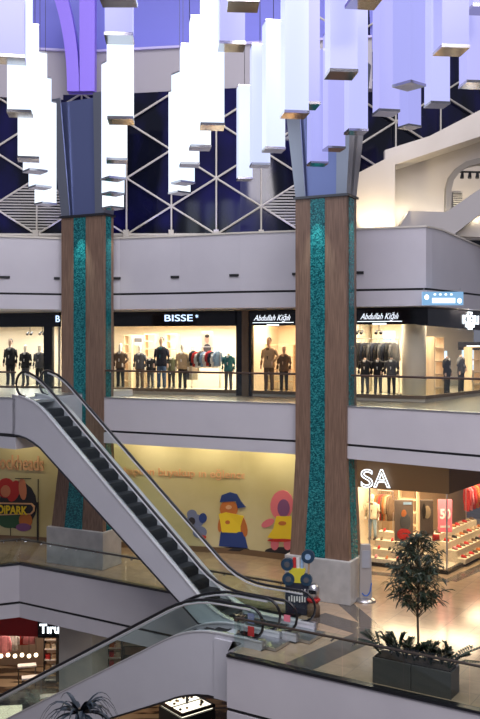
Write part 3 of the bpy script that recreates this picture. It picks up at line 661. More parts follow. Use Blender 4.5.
shelfunit(256,295,2.4,(6.6,7.1,7.6,8.1),'wide lit back shelf in the window left of the right column', creamb)
def poster(px0,py0,px1,py1,d,label,m,accent,name='poster',cat='poster'):
    a0 = pd(px0,py0,d); a1 = pd(px1,py1,d); c = (a0+a1)/2; root = empty(name,(c.x,c.y,c.z),label,cat)
    w_, h_ = a1.x-a0.x, a0.z-a1.z
    mb = MB(); mb.box((0,0,0),(w_,.04,h_)); mb.build('panel', m, root)
    for nm_, sh, mm in accent(w_, h_):
        sh.build(nm_, mm, root)
    return root
def face(w_, h_):
    return [('shape', MB().ball((.0,-.03,h_*.12),w_*.2,.012,h_*.17), skin), ('shape', MB().ball((0,-.045,h_*.27),w_*.2,.012,h_*.08), hairm), ('shape', MB().ball((.0,-.03,-h_*.3),w_*.34,.015,h_*.22), FAB['grey'])]
poster(201.5,331,213,353,37.4,'pale poster of a man on the back wall above the shirts', mat('poster_pale',(.75,.66,.52),.6), face)
def scr(w_, h_): return [('image_band', MB().box((0,-.03,-h_*.1),(w_*.7,.01,h_*.3)), emis('screen_band%d'%random.randint(0,999),(.8,.9,1),1.6))]
poster(383,331,395,342,34.4,'small lit screen above the dark suits', screen, scr, 'wall_screen','screen')
poster(437,351,447,366,35.0,'pale blue screen behind the black coat right of the pillar', screen, scr, 'wall_screen','screen')
poster(462,350,490,370,37.2,'wide pale blue screen behind the shelf at far right', screen, scr, 'wall_screen','screen')
poster(458,342,492,350,37.0,'dark header panel above the wide far right screen', black, lambda w_,h_: [('script_line', MB().box((.0,-.03,0),(w_*.5,.01,.04)), signW)], 'header_panel','sign')
poster(132,335,143,345,39.6,'air conditioning panel high in the far window', white, lambda w_,h_: [('grille', MB().box((0,-.03,0),(w_*.8,.01,h_*.4)), FAB['grey'])], 'ceiling_panel','panel')
for px, lb_ in ((30,'twin black spotlight above the far left mannequins'),(42.5,'twin black spotlight beside the black pier'),(360,'black spotlight nearest the right column in the dark suit window'),(379,'black spotlight above the middle black coat')):
    q, a_ = at(px, 1.2, Spoly, 9.0); r_ = empty('spotlight', (q.x,q.y,8.55), lb_, 'spotlight', None, a_)
    m = MB(); m.tube([(0,0,.1),(0,0,.82)],.015,6); m.build('stem', blackm, r_)
    for sx in (-.09,.09): m = MB(); m.tube([(sx,.05,.1),(sx,-.1,.0)],[.04,.06],10); m.build('lamp_head', blackm, r_)
    m = MB(); m.box((0,0,.1),(.2,.03,.03)); m.build('crossbar', blackm, r_)

# ------------------------------------------------------------------ lower right shop (SA)
backS = offset(SApoly, 3.4)
w = MB(); ribbon(w, backS, 0, 4.5, 0, .2); struct(w.build('wall_lower_shop_back', tanw))
w = MB(); ribbon(w, SApoly, .0, .1, .0, 3.4); struct(w.build('floor_lower_shop', shopfloor))
w = MB(); ribbon(w, SApoly, 2.9, 3.0, .1, 3.4); struct(w.build('ceiling_lower_shop', cream))
w = MB(); ribbon(w, SApoly, 0, .14, -.06, .08); struct(w.build('baseboard_shop', black))
brownf = mat('brown_fascia', (.17,.105,.06), .5)
w = MB(); ribbon(w, SApoly, 2.86, 4.56, -.12, .08); struct(w.build('wall_shop_fascia', brownf))
w = MB(); ribbon(w, SApoly, .14, 2.86, .0, .02); gw = struct(w.build('window_8', shop_glass))
for px in (369.5, 446.8):
    p, _ = on_line(SApoly, px); m = MB(); m.box((p.x,p.y,1.5),(.05,.05,2.7)); o = m.build('window_mullion', steel); o.parent = gw
w = MB(); ribbon(w, [SApoly[0]+Vector((.3,.2)), backS[0]+Vector((.2,.2))], 0, 4.5, 0, .2); struct(w.build('wall_lower_shop_side', cream))
# sign SA, outlined neon
p, a_ = on_line(SApoly, 356.5); ss = empty('shop_sign', (p.x,p.y-.3,3.0), 'large outlined neon letters SA on the brown band under the balcony', 'shop sign')
qd = 32.9
for ch, px, wd_ in (('S',359.5,.44),('A',373,.62)):
    q = pd(px, 486, qd); t_ = text(ch, (q.x-p.x, q.y-(p.y-.3)-.2, q.z-3.0), .92, signW, ss, name='letter', rz=-.22, outline=.018, width=wd_)
# goods inside
def step_display(px0, px1, off0, n, label, line):
    a0,aa = at(px0, off0, line, .1); a1,_ = at(px1, off0, line, .1); c = (a0+a1)/2; w_ = (Vector((a1.x,a1.y))-Vector((a0.x,a0.y))).length
    root = empty('stepped_display', (c.x,c.y,.1), label, 'display stand', None, math.atan2(a1.y-a0.y, a1.x-a0.x))
    for i in range(n): m = MB(); m.box((0,i*.34,.09+.13*i),(w_,.34,.18+.26*i)); m.build('step', FAB['cream'], root)
    return root, w_
pink = mat('pink_sign',(.80,.16,.20),.5,0,(.8,.16,.2),.25)
r1,w1 = step_display(371,424,.15,4,'white stepped shoe display in the left part of the lower shop', SApoly)
r2,w2 = step_display(461,497,.15,4,'white stepped shoe display in the right part of the lower shop', SApoly)
names = {'red':'red','brown':'brown','black':'black','pink':'pink','tan':'tan','orange':'orange'}
def shoes_on(r_, w_, nst, side):
    k = 0
    for row in range(nst):
        nc = min(14, int(w_/.34))
        for j in range(nc):
            fab = random.choice(['red','brown','black','pink','tan','orange'])
            lx = -w_/2+.2+j*(w_-.35)/max(1,nc-1); ly = row*.34-.02; lz = .18+.26*row
            M_ = r_.rotation_euler.z; X = r_.location.x+lx*math.cos(M_)-ly*math.sin(M_); Y = r_.location.y+lx*math.sin(M_)+ly*math.cos(M_)
            root = empty('shoe', (X,Y,r_.location.z+lz), '%s shoe, %s from the left on %s step of the %s display' % (names[fab], (places+['eleventh','twelfth','thirteenth','fourteenth','fifteenth','sixteenth'])[j], ['bottom','second','third','fourth','top'][row], side), 'shoe', 'shoes on the white displays', M_)
            m = MB(); m.ell([(0,0,.012,.04,.12),(0,-.01,.05,.038,.11),(0,.04,.1,.032,.055)],10); m.build('upper', FAB[fab], root, True)
            m = MB(); m.ell([(0,0,0,.043,.125),(0,0,.015,.043,.125)],10); m.build('sole', blackm, root)
shoes_on(r1, w1, 4, 'left'); shoes_on(r2, w2, 4, 'right')
q,a_ = at(372.5,1.75,SApoly); mannequin(q.x,q.y,.62,'mannequin in cream jacket and light jeans in the lower shop','cream','lightjeans',h=1.62,rz=a_,hair=False,headm=pale,shirt='brown')
rack(378,393,2.3,2.45,'steel rack of orange and brown clothes in the lower shop', SApoly, .1)
for i in range(7): garment(379.5+i*2, 2.3, 2.3, 1.0, ['orange','brown','red','brown','orange','tan','brown'][i], '%s garment hanging %s from the left on the lower shop rack' % (['orange','brown','red','brown','orange','tan','brown'][i], places[i]), 'garment','garments on the lower shop rack', line=SApoly, wd=.4)
rack(466,490,4.2,2.55,'rack of red clothes at the far right of the lower shop', SApoly, .1)
for i in range(7): garment(467+i*3, 4.2, 2.4, .9, ['red','pink','red','orange','red','red','pink'][i], '%s dress hanging %s from the left on the far right rack' % (['red','pink','red','orange','red','red','pink'][i], places[i]), 'dress','dresses on the far right rack', line=SApoly, wd=.42)
shelfunit(400,418,2.9,(.6,1.1,1.6,2.1,2.5),'back shelf behind the first poster in the lower shop', creamb, line=SApoly, z0=.1)
pA_ = mat('poster_dark',(.16,.12,.10),.5); pB_ = mat('poster_brown',(.14,.10,.08),.5)
poster(394.5,500,413,541,33.4,'tall dark poster with a seated figure shape in the lower shop', pA_, lambda w_,h_: [('shape', MB().ball((0,-.03,.25),.1,.015,.16), FAB['orange']), ('shape', MB().ball((.05,-.03,-.05),.2,.015,.32), FAB['grey']), ('shape', MB().ball((.0,-.035,-.5),.26,.015,.22), FAB['red']), ('blue_tab', MB().box((.13,-.03,h_*.42),(.3,.02,.09)), FAB['sky'])])
poster(420,500,433,536,33.0,'narrow dark poster with a pale face in the lower shop', pB_, lambda w_,h_: [('shape', MB().ball((.02,-.03,.22),.13,.015,.24), FAB['tan']), ('shape', MB().ball((-.1,-.045,.25),.07,.015,.3), hairm)])
s5 = poster(438,499.5,452,532,33.6,'pink and red sale sign reading 50 hanging in the lower shop', pink, lambda w_,h_: [('percent_mark', MB().box((0,-.03,-h_*.33),(w_*.7,.01,.08)), FAB['white'])],'sale_sign','sign')
text('50', (-.2,-.03,-.1), .5, FAB['white'], s5, width=.4, bold=.015)
for px, fab, lb_ in ((404,'pink','pink handbag in front of the seated figure poster'),(436,'red','small red bag under the pink sale sign')):
    q,_ = at(px,.95,SApoly,.6); r_ = empty('handbag',(q.x,q.y,.98),lb_,'bag'); m = MB(); m.ell([(0,0,-.02,.14,.08),(0,0,.16,.13,.06),(0,0,.21,.11,.03)],10); m.build('bag_body',FAB[fab],r_,True)
    m = MB(); m.tube([(-.1,0,.24),(-.08,0,.38),(.08,0,.38),(.1,0,.24)],.014,6); m.build('handle',FAB['brown'],r_)
for px in (380,398,417,455,470): 
    q,_ = at(px,.6,SApoly,2.88); o = MB().ell([(q.x,q.y,2.82,.1,.1),(q.x,q.y,2.86,.1,.1)],12).build('downlight', lampw, loc=(q.x,q.y,2.84)); tag(o,'round warm downlight in the lower shop ceiling, above %s' % {380:'the orange clothes',398:'the seated figure poster',417:'the gap between the posters',455:'the pink sale sign',470:'the far right dresses'}[px],'ceiling light','downlights of the lower shop')

# ------------------------------------------------------------------ things by the right column
q = V2(365.5, 28.6); tt = empty('info_totem', (q.x,q.y,0), 'white standing totem with blue arc beside the right column plinth', 'totem', None, math.atan2(ea.y,ea.x)+.5)
m = MB(); m.ell([(0,-.02,0,.34,.3),(0,0,.05,.33,.28),(0,0,.12,.2,.15)],20); m.build('foot', steel, tt, True)
m = MB(); m.loft([[(-x_,-.07,z),(x_,-.07,z),(x_,.07,z),(-x_,.07,z)] for z,x_ in ((.08,.2),(.4,.2),(1.2,.185),(1.75,.17),(1.82,.14))]); m.build('panel', mat('totem_grey',(.36,.34,.33),.4), tt, bevel=.02)
m = MB(); m.box((0,-.085,1.35),(.24,.02,.55)); m.build('display_window', mat('totem_window',(.35,.37,.42),.3), tt)
m = MB(); m.tube([(-.12,-.085,.28),(-.05,-.085,.2),(.05,-.085,.2),(.13,-.085,.32),(.18,-.085,.6)],.02,6); m.build('blue_arc', mat('totem_blue',(.03,.12,.45),.4), tt)
# ride-like sign board with round discs
q = V2(297.3, 27.2); kb = empty('standing_sign', (q.x,q.y,0), 'dark standing sign with four round discs and yellow middle in front of right plinth', 'sign', None, -.2)
m = MB(); m.box((0,0,.5),(.72,.12,1.0)); m.build('board', mat('sign_navy',(.02,.022,.04),.4), kb, bevel=.03)
m = MB(); m.loft([[(-x_,-.08,z),(x_,-.08,z),(x_,.06,z),(-x_,.06,z)] for z,x_ in ((.98,.24),(1.2,.2),(1.38,.26),(1.42,.2))]); m.build('middle_panel', mat('sign_yellow',(.62,.55,.04),.45), kb)
for x_,z_,r_ in ((-.26,1.08,.19),(.28,1.08,.18),(-.3,1.52,.19),(.33,1.78,.2)):
    m = MB(); m.tube([(x_,-.09,z_),(x_,.05,z_)], r_, 20); d_ = m.build('disc', mat('disc_dark%d'%int(z_*100+x_*9),(.02,.05,.09),.3), kb)
    m = MB(); m.tube([(x_,-.11,z_),(x_,-.08,z_)], r_*.45, 14); h_ = m.build('disc_hub', FAB['sky'] if z_ > 1.6 else FAB['grey'], d_)
for x_,fb in ((-.08,'red'),(.02,'white'),(.14,'sky')): m = MB(); m.tube([(x_,-.02,1.35),(x_*1.1,-.02,1.72)],.05,8); m.build('bar', FAB[fb], kb)
m = MB(); m.tube([(.33,0,.9),(.36,0,1.78)],.03,8); m.build('post', FAB['tan'], kb)
for z_, n_, h_ in ((.72,6,.13),(.48,7,.18)):
    m = MB()
    for i in range(n_): m.box((-.24+.48*i/(n_-1), -.07, z_ + (.02 if i % 2 else 0)), (.04,.02,h_*(1 if i % 3 else .8)))
    m.build('faded_lettering', FAB['white'], kb)
q = V2(313.5, 27.05); rb = empty('toy_machine', (q.x,q.y,0), 'small red and silver toy machine standing against the right marble plinth', 'toy machine', None, -.3)
m = MB(); m.ell([(0,0,0,.2,.18),(0,0,.3,.2,.17),(0,0,.42,.13,.12)],14); m.build('base', FAB['brown'], rb, True)
m = MB(); m.ell([(0,0,.42,.15,.13),(0,0,.5,.22,.16),(0,0,.58,.15,.12)],14); m.build('collar', FAB['red'], rb, True)
m = MB(); m.ell([(0,0,.56,.17,.15),(0,0,.8,.19,.16),(0,0,.92,.15,.13),(0,0,.97,.06,.06)],14); m.build('body', steel, rb, True)
m = MB(); m.box((0,-.15,.76),(.22,.05,.12)); m.build('dark_visor', black, rb)

# ------------------------------------------------------------------ planter and plants
P0 = pz(367,686.5,0)+NN*.30; 
def puv(u, n): return P0 + E*u + NN*n
pw = 1.98; pdp = .58
rt = empty('planter_box', (*puv(pw/2,pdp/2), 0), 'long dark grey rectangular planter box behind the foreground balustrade', 'planter', None, -TH)
for sx in (-1,1): m = MB(); m.box((sx*pw/4,0,.31),(pw/2-.012,pdp,.62)); m.build('box_half', plantm, rt, bevel=.012)
m = MB(); m.box((0,0,.635),(pw-.08,pdp-.08,.03)); m.build('soil', soil, rt)
def leaf(mb, base, d, length, width, droop=.3, twist=0):
    d = Vector(d).normalized(); side = d.cross(Vector((0,0,1)))
    if side.length < .1: side = Vector((1,0,0))
    side.normalize(); side = Matrix.Rotation(twist, 3, d) @ side
    pts = []; base = Vector(base); k = 4
    up = side.cross(d)
    vs = []
    for i in range(k+1):
        t = i/k; c = base + d*length*t + Vector((0,0,-droop*length*t*t)); w_ = width*math.sin(math.pi*min(.97,t*.9+.08))*.5
        vs += [c - side*w_ + up*.15*w_, c - up*.1*w_, c + side*w_ + up*.15*w_]
    fs = []
    for i in range(k):
        for j in (0,1): a_ = i*3+j; fs.append((a_,a_+1,a_+4,a_+3))
    mb.add(vs, fs)
tb = puv(1.05,.3); tree = empty('ficus_tree', (*tb,.66), 'slender indoor tree with round dark crown growing from the planter', 'tree')
m = MB(); m.tube([(0,0,-.02),(.01,.01,.5),(-.01,0,1.1),(0.02,0,1.7),(.0,0,2.9)],[.035,.03,.027,.022,.012],8); m.build('trunk', stem_m, tree, True)
fm = MB(); br_ = MB()
for i in range(130):
    th = random.uniform(0,2*math.pi); zz = random.uniform(1.3,2.9); 
    R_ = .80*math.sqrt(max(.04,1-((zz-1.9)/1.02)**2))*random.uniform(.55,1.0)
    tip = Vector((math.cos(th)*R_, math.sin(th)*R_, zz + .15)); st_ = Vector((0,0,max(1.0,zz-.35)))
    br_.tube([st_, st_.lerp(tip,.6)+Vector((0,0,.08)), tip],[.008,.006,.003],4)
    for j in range(13):
        t = random.uniform(.35,1.0); p_ = st_.lerp(tip, t)+Vector((0,0,.08*math.sin(math.pi*t)))
        a2 = random.uniform(0,6.28); dd = Vector((math.cos(a2),math.sin(a2),random.uniform(-.9,.35))) + (tip-st_).normalized()*.7
        leaf(fm, p_, dd, random.uniform(.15,.24), .042, .45, random.uniform(-.8,.8))
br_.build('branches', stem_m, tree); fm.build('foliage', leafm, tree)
k = 0
where = ['at the left end of the planter','second from the left end of the planter','third from the left end of the planter','just left of the tree trunk','at the foot of the tree trunk','just right of the tree trunk','third from the right end of the planter','second from the right end of the planter','at the right end of the planter']
for i in range(9):
    b0 = puv(.14+i*.212, .3+random.uniform(-.12,.12)); r_ = empty('zamioculcas_plant', (*b0,.64), 'bushy dark leafed plant '+where[i], 'plant', 'leafy plants in the planter box')
    lm = MB(); sm = MB(); lean = (-.5 if i == 0 else .5 if i == 8 else 0)
    for s_ in range(9):
        a2 = random.uniform(0,6.28); r2 = random.uniform(.08,.36); hh = random.uniform(.2,.46) * (1.25 if i in (2,8,1) else 1)
        tip = Vector((math.cos(a2)*r2+lean*random.uniform(.2,.9)*E.x, math.sin(a2)*r2+lean*.5*E.y, hh)); mid = tip*.5+Vector((0,0,.1))
        sm.tube([(0,0,0), mid, tip],[.01,.008,.004],5)
        for j in range(9):
            t = .25+.75*j/8; p_ = (mid*(2*t) if t < .5 else mid.lerp(tip,(t-.5)*2))
            for sx in (-1,1): leaf(lm, p_, Vector((-math.sin(a2)*sx,math.cos(a2)*sx,.45)) + tip*.6, .12, .065, .25)
        leaf(lm, tip, Vector((math.cos(a2),math.sin(a2),.8)), .1, .05, .1)
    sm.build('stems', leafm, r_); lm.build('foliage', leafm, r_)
# near strappy plant at the bottom left: pot on the near side slab
c0 = pd(80,708,18.0); nf = MB(); nf.prism([(-14,10),(14,6),(14,15),(4,16.5),(-14,20.2)], -.45, 0); struct(nf.build('floor_near', flo))
pt = empty('dracaena_plant', (c0.x,c0.y,0), 'spiky plant with arching blue-green strap leaves at the bottom left', 'plant')
m = MB(); m.ell([(0,0,0,.2,.2),(0,0,.02,.22,.22),(0,0,.5,.28,.28),(0,0,.52,.3,.3)],24); m.build('pot', plantm, pt, True)
m = MB(); m.tube([(0,0,.45),(0,0,c0.z)],[.05,.035],8); m.build('trunk', stem_m, pt)
lm = MB()
for i in range(46):
    a2 = random.uniform(0,6.28); el = random.uniform(.15,1.35); ln_ = random.uniform(.65,1.05); w_ = random.uniform(.028,.048); pts = []
    for j in range(8):
        t = j/7; rr = ln_*t*(.35+.65*math.cos(el*.8)); zz = ln_*(math.sin(el)*t*.95 - .95*t*t*t*(1.0 if el < 1.1 else .75))
        c = Vector((math.cos(a2)*rr, math.sin(a2)*rr, c0.z-.12+zz)); sd = Vector((-math.sin(a2),math.cos(a2),0))*w_*(1-t**3)*(.6+.6*math.sin(math.pi*min(1,t+.2)))
        pts.append([c-sd, c+sd*0-Vector((0,0,.012)), c+sd])
    lm.loft(pts, cap=False, closed=False)
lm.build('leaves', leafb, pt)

# ------------------------------------------------------------------ lower level (bottom left)
Lp = [V2(-80,36.0), V2(60,35.6), V2(175,34.0)]
w = MB(); ribbon(w, [V2(-80,36.0), V2(40,35.65)], -3.42, -1.9, -.1, .1); struct(w.build('wall_red_fascia', redm))
sg = empty('shop_sign', (*V2(50,35.5),-3.0), 'black sign with white letters beside the red band on the lower level', 'shop sign')
m = MB(); m.box((0,0,.33),(.92,.2,1.5),-.02); m.build('sign_board', black, sg)
text('Tıru', (-.38,-.12,-.22), .5, signW, sg, width=.78, bold=.015)
w = MB(); ribbon(w, [V2(62,38.6), V2(180,37.4)], -3.5, -1.9, -.1, .1); struct(w.build('wall_red_fascia_right', redm))
w = MB(); ribbon(w, [V2(-80,40), V2(62,39.8), V2(180,40)], -6.1, -1.9, 0, .2); struct(w.build('wall_lower_back', mat('dark_shop_wall',(.20,.14,.10),.6)))
# square pillar
c0 = V2(92,33.2); rect = [c0, ray(59,c0,-E), ray(59,c0,-E)+NN*.9, c0+NN*.9]
m = MB(); m.prism(rect, -6.1, -1.9); o = m.build('square_pillar', mat('pillar_stone',(.42,.40,.38),.5), None, loc=(*c0,-6.1)); tag(o,'square grey pillar on the lower level behind the lower escalator','pillar')
# goods on lower level
def lowshelf(px0, px1, d, zs, label, m, goods):
    a0 = V2(px0,d); a1 = V2(px1,d); c = (a0+a1)/2; w_ = a1.x-a0.x; root = empty('shelf_unit', (c.x,c.y,-6.1), label, 'shelf')
    for z in zs:
        mb = MB(); mb.box((0,0,z),(w_,.4,.04)); mb.build('shelf_board', m, root)
    for sx in (-.5,.5): mb = MB(); mb.box((sx*w_,0,max(zs)/2),(.04,.42,max(zs))); mb.build('side_panel', blackm, root)
    return root
sh = lowshelf(45,57.5,38.0,(.1,.5,.95,1.4,1.8,2.2,2.6),'tall lit shelf under the black lower sign', FAB['white'], 1)
sh2 = lowshelf(108,122,37.0,(.2,.6,1.0,1.4,1.8,2.2),'lit shelf just right of the square pillar', FAB['white'], 1)
sh3 = lowshelf(124,160,37.5,(.2,.7,1.2,1.7),'long dark shelf seen through the lower escalator glass', blackm, 1)
boxn = 0
for (rr, w_, zs, nm_) in ((sh, .52, (.5,.95,1.4,1.8,2.2),'the tall lit shelf under the lower sign'),(sh2,.57,(.6,1.0,1.4,1.8),'the lit shelf beside the square pillar')):
    for zi, z in enumerate(zs):
        for j, cl in enumerate((random.choice(['orange','tan','red']), random.choice(['cream','white','tan']))):
            o = MB().box((0,0,.1),(.18,.2,.2)).build('boxed_item', FAB[cl]); o.location = (rr.location.x-.13+j*.27, rr.location.y-.05, -6.1+z+.02)
            tag(o, '%s %s box on %s board of %s' % (['left','right'][j], cl, ['lowest filled','second','third','fourth','top'][zi], nm_), 'box', 'boxes on the lower shelves')
for i in range(7):
    px = -6+i*7.0; q = pd(px, 655 + (i%2)*1.0, 37.0); r_ = empty('pendant_globe', (q.x,q.y,q.z), 'small glowing globe lamp, %s from the left in the lower shop row' % places[i], 'lamp', 'globe lamps in the lower shop')
    MB().ball((0,0,0),.085).build('bulb', lampw, r_, True); m = MB(); m.tube([(0,0,.08),(0,0,-1.95-q.z)],.01,5); m.build('cord', blackm, r_)
for i,(px,d,c,hh) in enumerate(((4,37.5,'pink',1.5),(12,38,'white',1.7),(22,38.4,'red',1.75),(29,38.2,'pink',1.5))):
    r_ = garment(px, 0, -4.0+.1*i, .9, c, '%s garment on the back wall of the lower shop, %s from the left' % (c, places[i]), 'garment', 'garments in the lower shop', line=[V2(-80,d),V2(180,d)], wd=.5, ang=0)
# stripes: light display tables
for i,(px0,px1,d,z) in enumerate(((18,36,37.2,.95),(22,42,36.3,.8),(30,58,35.2,.45))):
    a0=V2(px0,d); a1=V2(px1,d); c=(a0+a1)/2; r_=empty('display_table',(c.x,c.y,-6.1),['rear white display table on the lower level','middle white display table on the lower level','front low white display table on the lower level'][i],'table',None,.25)
    m=MB(); m.box((0,0,z),(a1.x-a0.x,.35,.06)); m.build('table_top',FAB['white'],r_)
    for sx in (-1,1):
        for sy in (-1,1): m=MB(); m.box((sx*(a1.x-a0.x)*.45,sy*.13,z/2-.015),(.04,.04,z-.03)); m.build('leg',steeld,r_)
q=pd(6,693,33.4); kk=empty('kiosk_counter',(q.x,q.y,-6.1),'kiosk counter with glowing cream front at the bottom left corner','counter',None,.12)
m=MB(); m.box((0,0,.55),(1.5,.7,1.1)); m.build('counter_body',blackm,kk)
m=MB(); m.box((0,-.36,.72),(1.25,.03,.5)); m.build('lit_front',emis('kiosk_front',(1,.85,.6),1.3),kk)
m=MB(); m.box((0,0,1.13),(1.6,.8,.06)); m.build('counter_top',steeld,kk)
for sx in (0,1):
    m=MB(); m.box((0,0,0),(.1,.1,.1))
c=V2(30,33.4); r_=empty('dark_cabinet',(c.x,c.y,-6.1),'dark square cabinet right of the glowing kiosk counter','cabinet'); m=MB(); m.box((0,0,.6),(.62,.5,1.2)); m.build('body',blackm,r_); m=MB(); m.box((0,-.26,.6),(.55,.02,1.05)); m.build('door',black,r_)
# luminous glass case seen from above
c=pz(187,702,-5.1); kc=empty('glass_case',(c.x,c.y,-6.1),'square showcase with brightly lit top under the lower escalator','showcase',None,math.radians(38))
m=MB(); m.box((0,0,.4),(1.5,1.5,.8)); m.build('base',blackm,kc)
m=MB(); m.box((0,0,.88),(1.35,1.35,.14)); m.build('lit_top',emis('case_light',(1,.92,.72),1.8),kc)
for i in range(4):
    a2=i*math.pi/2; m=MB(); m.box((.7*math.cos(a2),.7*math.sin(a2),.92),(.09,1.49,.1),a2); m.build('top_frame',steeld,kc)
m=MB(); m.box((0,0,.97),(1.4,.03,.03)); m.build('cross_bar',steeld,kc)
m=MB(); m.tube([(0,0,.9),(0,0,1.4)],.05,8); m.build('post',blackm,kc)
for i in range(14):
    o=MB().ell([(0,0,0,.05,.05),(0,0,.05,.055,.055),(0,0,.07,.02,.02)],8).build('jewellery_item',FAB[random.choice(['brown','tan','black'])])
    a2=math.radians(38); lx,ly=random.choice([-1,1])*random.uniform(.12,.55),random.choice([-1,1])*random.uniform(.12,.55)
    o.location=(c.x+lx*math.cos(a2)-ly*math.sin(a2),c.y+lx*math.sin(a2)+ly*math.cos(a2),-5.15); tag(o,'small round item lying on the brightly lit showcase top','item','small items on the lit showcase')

# ------------------------------------------------------------------ atrium facade above
Fp = [V2(-80,36), V2(0,36), V2(87,36.3), V2(240,35.2), V2(350,35.2), V2(430,37.5), V2(540,41)]
w = MB(); ribbon(w, Fp, 11.78, 18.2, .12, .16)
struct(w.build('window_9', fg))
w = MB(); ribbon(w, Fp[4:], 18.2, 24, .12, .16); struct(w.build('window_10', fg))
x0, dx = 126.5, 44.9
def fnode(i, j):
    px = x0 + dx*i; p, _ = on_line(Fp, px); base = EZ+(HY-234.5)*p.y/F; return Vector((p.x, p.y, base + j*28.2*p.y/F))
fr = empty('facade_truss', (0,35,12), 'pale triangulated steel truss in front of the dark upper glass wall', 'truss')
# bottom rail
m = MB(); m.tube([(p.x,p.y,EZ+(HY-235.5)*p.y/F) for p in offset(Fp,0)], .1, 8, .09); o = m.build('bottom_chord', truss, fr, loc=(0,35,12)); o.location=(0,0,0)
imin, imax = -4, 8
for i in range(imin, imax+1):
    jt = 5 if i < 5 else 9
    if 240 > 0:
        try: a0 = fnode(i,0); a1 = fnode(i,jt)
        except ValueError: continue
    m = MB(); m.tube([a0,a1],.035,6); o = m.build('vertical_bar', truss, fr, loc=(0,35,12)); o.location=(0,0,0)
    for j in range(0, jt):
        if (i+j) % 2: continue
        for di in (-1,1):
            try: b1 = fnode(i+di, j+1)
            except ValueError: continue
            m = MB(); m.tube([fnode(i,j), b1],.042,6); o = m.build('diagonal_bar', truss, fr, loc=(0,35,12)); o.location=(0,0,0)
    if i % 2 == 0 or True:
        m = MB(); c = a0; m.box((c.x,c.y-.08,c.z+.02),(.2,.2,.3)); o = m.build('node_block', truss, fr, loc=(0,35,12)); o.location=(0,0,0)
# louvre triangles
def louv(pts, label):
    C_ = sum((Vector(p) for p in pts), Vector((0,0,0)))/3; r_ = empty('louvre_panel', C_, label, 'louvre', 'louvres in the truss')
    zmin = min(p.z for p in pts); zmax = max(p.z for p in pts); z = zmin+.05; m = MB()
    def cross(z):
        xs = []
        for a_, b_ in ((0,1),(1,2),(2,0)):
            A_, B_ = pts[a_], pts[b_]
            if (A_.z-z)*(B_.z-z) < 0: xs.append(A_.lerp(B_, (z-A_.z)/(B_.z-A_.z)))
        return xs
    while z < zmax-.04:
        xs = cross(z)
        if len(xs) == 2:
            a_, b_ = sorted(xs, key=lambda v: v.x); c = (a_+b_)/2; an = math.atan2(b_.y-a_.y,b_.x-a_.x)
            m.box((c.x,c.y+.05,c.z),((b_-a_).length,.08,.06),an)
        z += .115
    o = m.build('slats', louvre, r_, loc=C_); o.location=(0,0,0)
louv([fnode(-2,0), fnode(-3,1), fnode(-2,2)], 'slatted triangle in the truss at far left, left half')
louv([fnode(-2,0), fnode(-1,1), fnode(-2,2)], 'slatted triangle in the truss just left of the left column')
louv([fnode(3,1), fnode(4,0), fnode(4,2)], 'slatted triangle in the truss just left of the right column')
# ring beam and blue dome
Rp = [V2(-80,35.6), V2(0,36), V2(87,36.6), V2(240,35.6), V2(372,34.8)]
w = MB(); ribbon(w, Rp, 18.0, 19.95, -.1, .4); struct(w.build('wall_ring_beam', mat('ring_beam_paint',(.40,.375,.40),.6)))
Dp = [V2(-90,36), V2(0,36.6), V2(87,37), V2(240,36), V2(380,35.6), V2(540,42)]
w = MB(); w.loft([[ (p.x*.98, p.y+.3-.012*(z-19.9)**2, z) for p in Dp] for z in (19.9,21,22,23.5,25,27,29)], cap=False, closed=False)
w.loft([[ (p.x*.98, p.y+.6-.012*(z-19.9)**2, z) for p in Dp] for z in (19.9,21,22,23.5,25,27,29)], cap=False, closed=False)
struct(w.build('ceiling_dome', dome))
lw_ = MB(); ribbon(lw_, Rp, 19.93, 20.02, -.22, .3); struct(lw_.build('trim_12', mat('ring_edge',(.55,.5,.8),.5)))
for i,(pb,pt_) in enumerate(((( 67,79),(50,64)),((79.6,94.5),(79,95)))):
    m = MB(); rings=[]
    for t in [j/10 for j in range(11)]:
        py = 91-105*t; d_ = 35.0-.3*t
        k_ = t**2.2 if i==0 else t*.4
        xa = pb[0]*(1-k_)+pt_[0]*k_; xb = pb[1]*(1-k_)+pt_[1]*k_
        A_ = pd(xa,py,d_); B_ = pd(xb,py,d_)
        rings.append([A_,B_,B_+Vector((0,.5,0)),A_+Vector((0,.5,0))])
    m.loft(rings); struct(m.build('ceiling_rib_%d'%(i+1), violet))

# right beige stepped structure
def PX(pts, d): return [pd(x,y,d) for x,y in pts]
m = MB(); m.plate(PX([(356,174),(480,110),(540,80),(540,115),(478,137),(395,164.5),(395,236),(356,236)], 32.2), 1.6)
struct(m.build('wall_right_upper', beige))
m = MB(); pts = [(385,150),(560,95),(560,150),(492,157),(478,158),(466,161.5),(456,168),(449,177),(446,188),(445.5,216),(445.5,240),(385,240)]
m.plate(PX(pts, 33.85), .3); struct(m.build('wall_right_recess', beige))
m = MB(); arcp = [(492,157),(478,158),(466,161.5),(456,168),(449,177),(446,188),(445.5,216)]; arci = [(492,163),(479,163.5),(469,166),(460,172),(454,180),(451.5,190),(451,213)]
rg = [[a_, b_, b_+Vector((0,.5,0)), a_+Vector((0,.5,0))] for a_, b_ in zip(PX(arcp,33.6), PX(arci,33.6))]; m.loft(rg); struct(m.build('window_11', mat('arch_frame',(.30,.28,.25),.5)))
m = MB(); m.plate(PX([(440,150),(560,110),(560,240),(440,240)], 36.6), .2); struct(m.build('wall_right_far', beige))
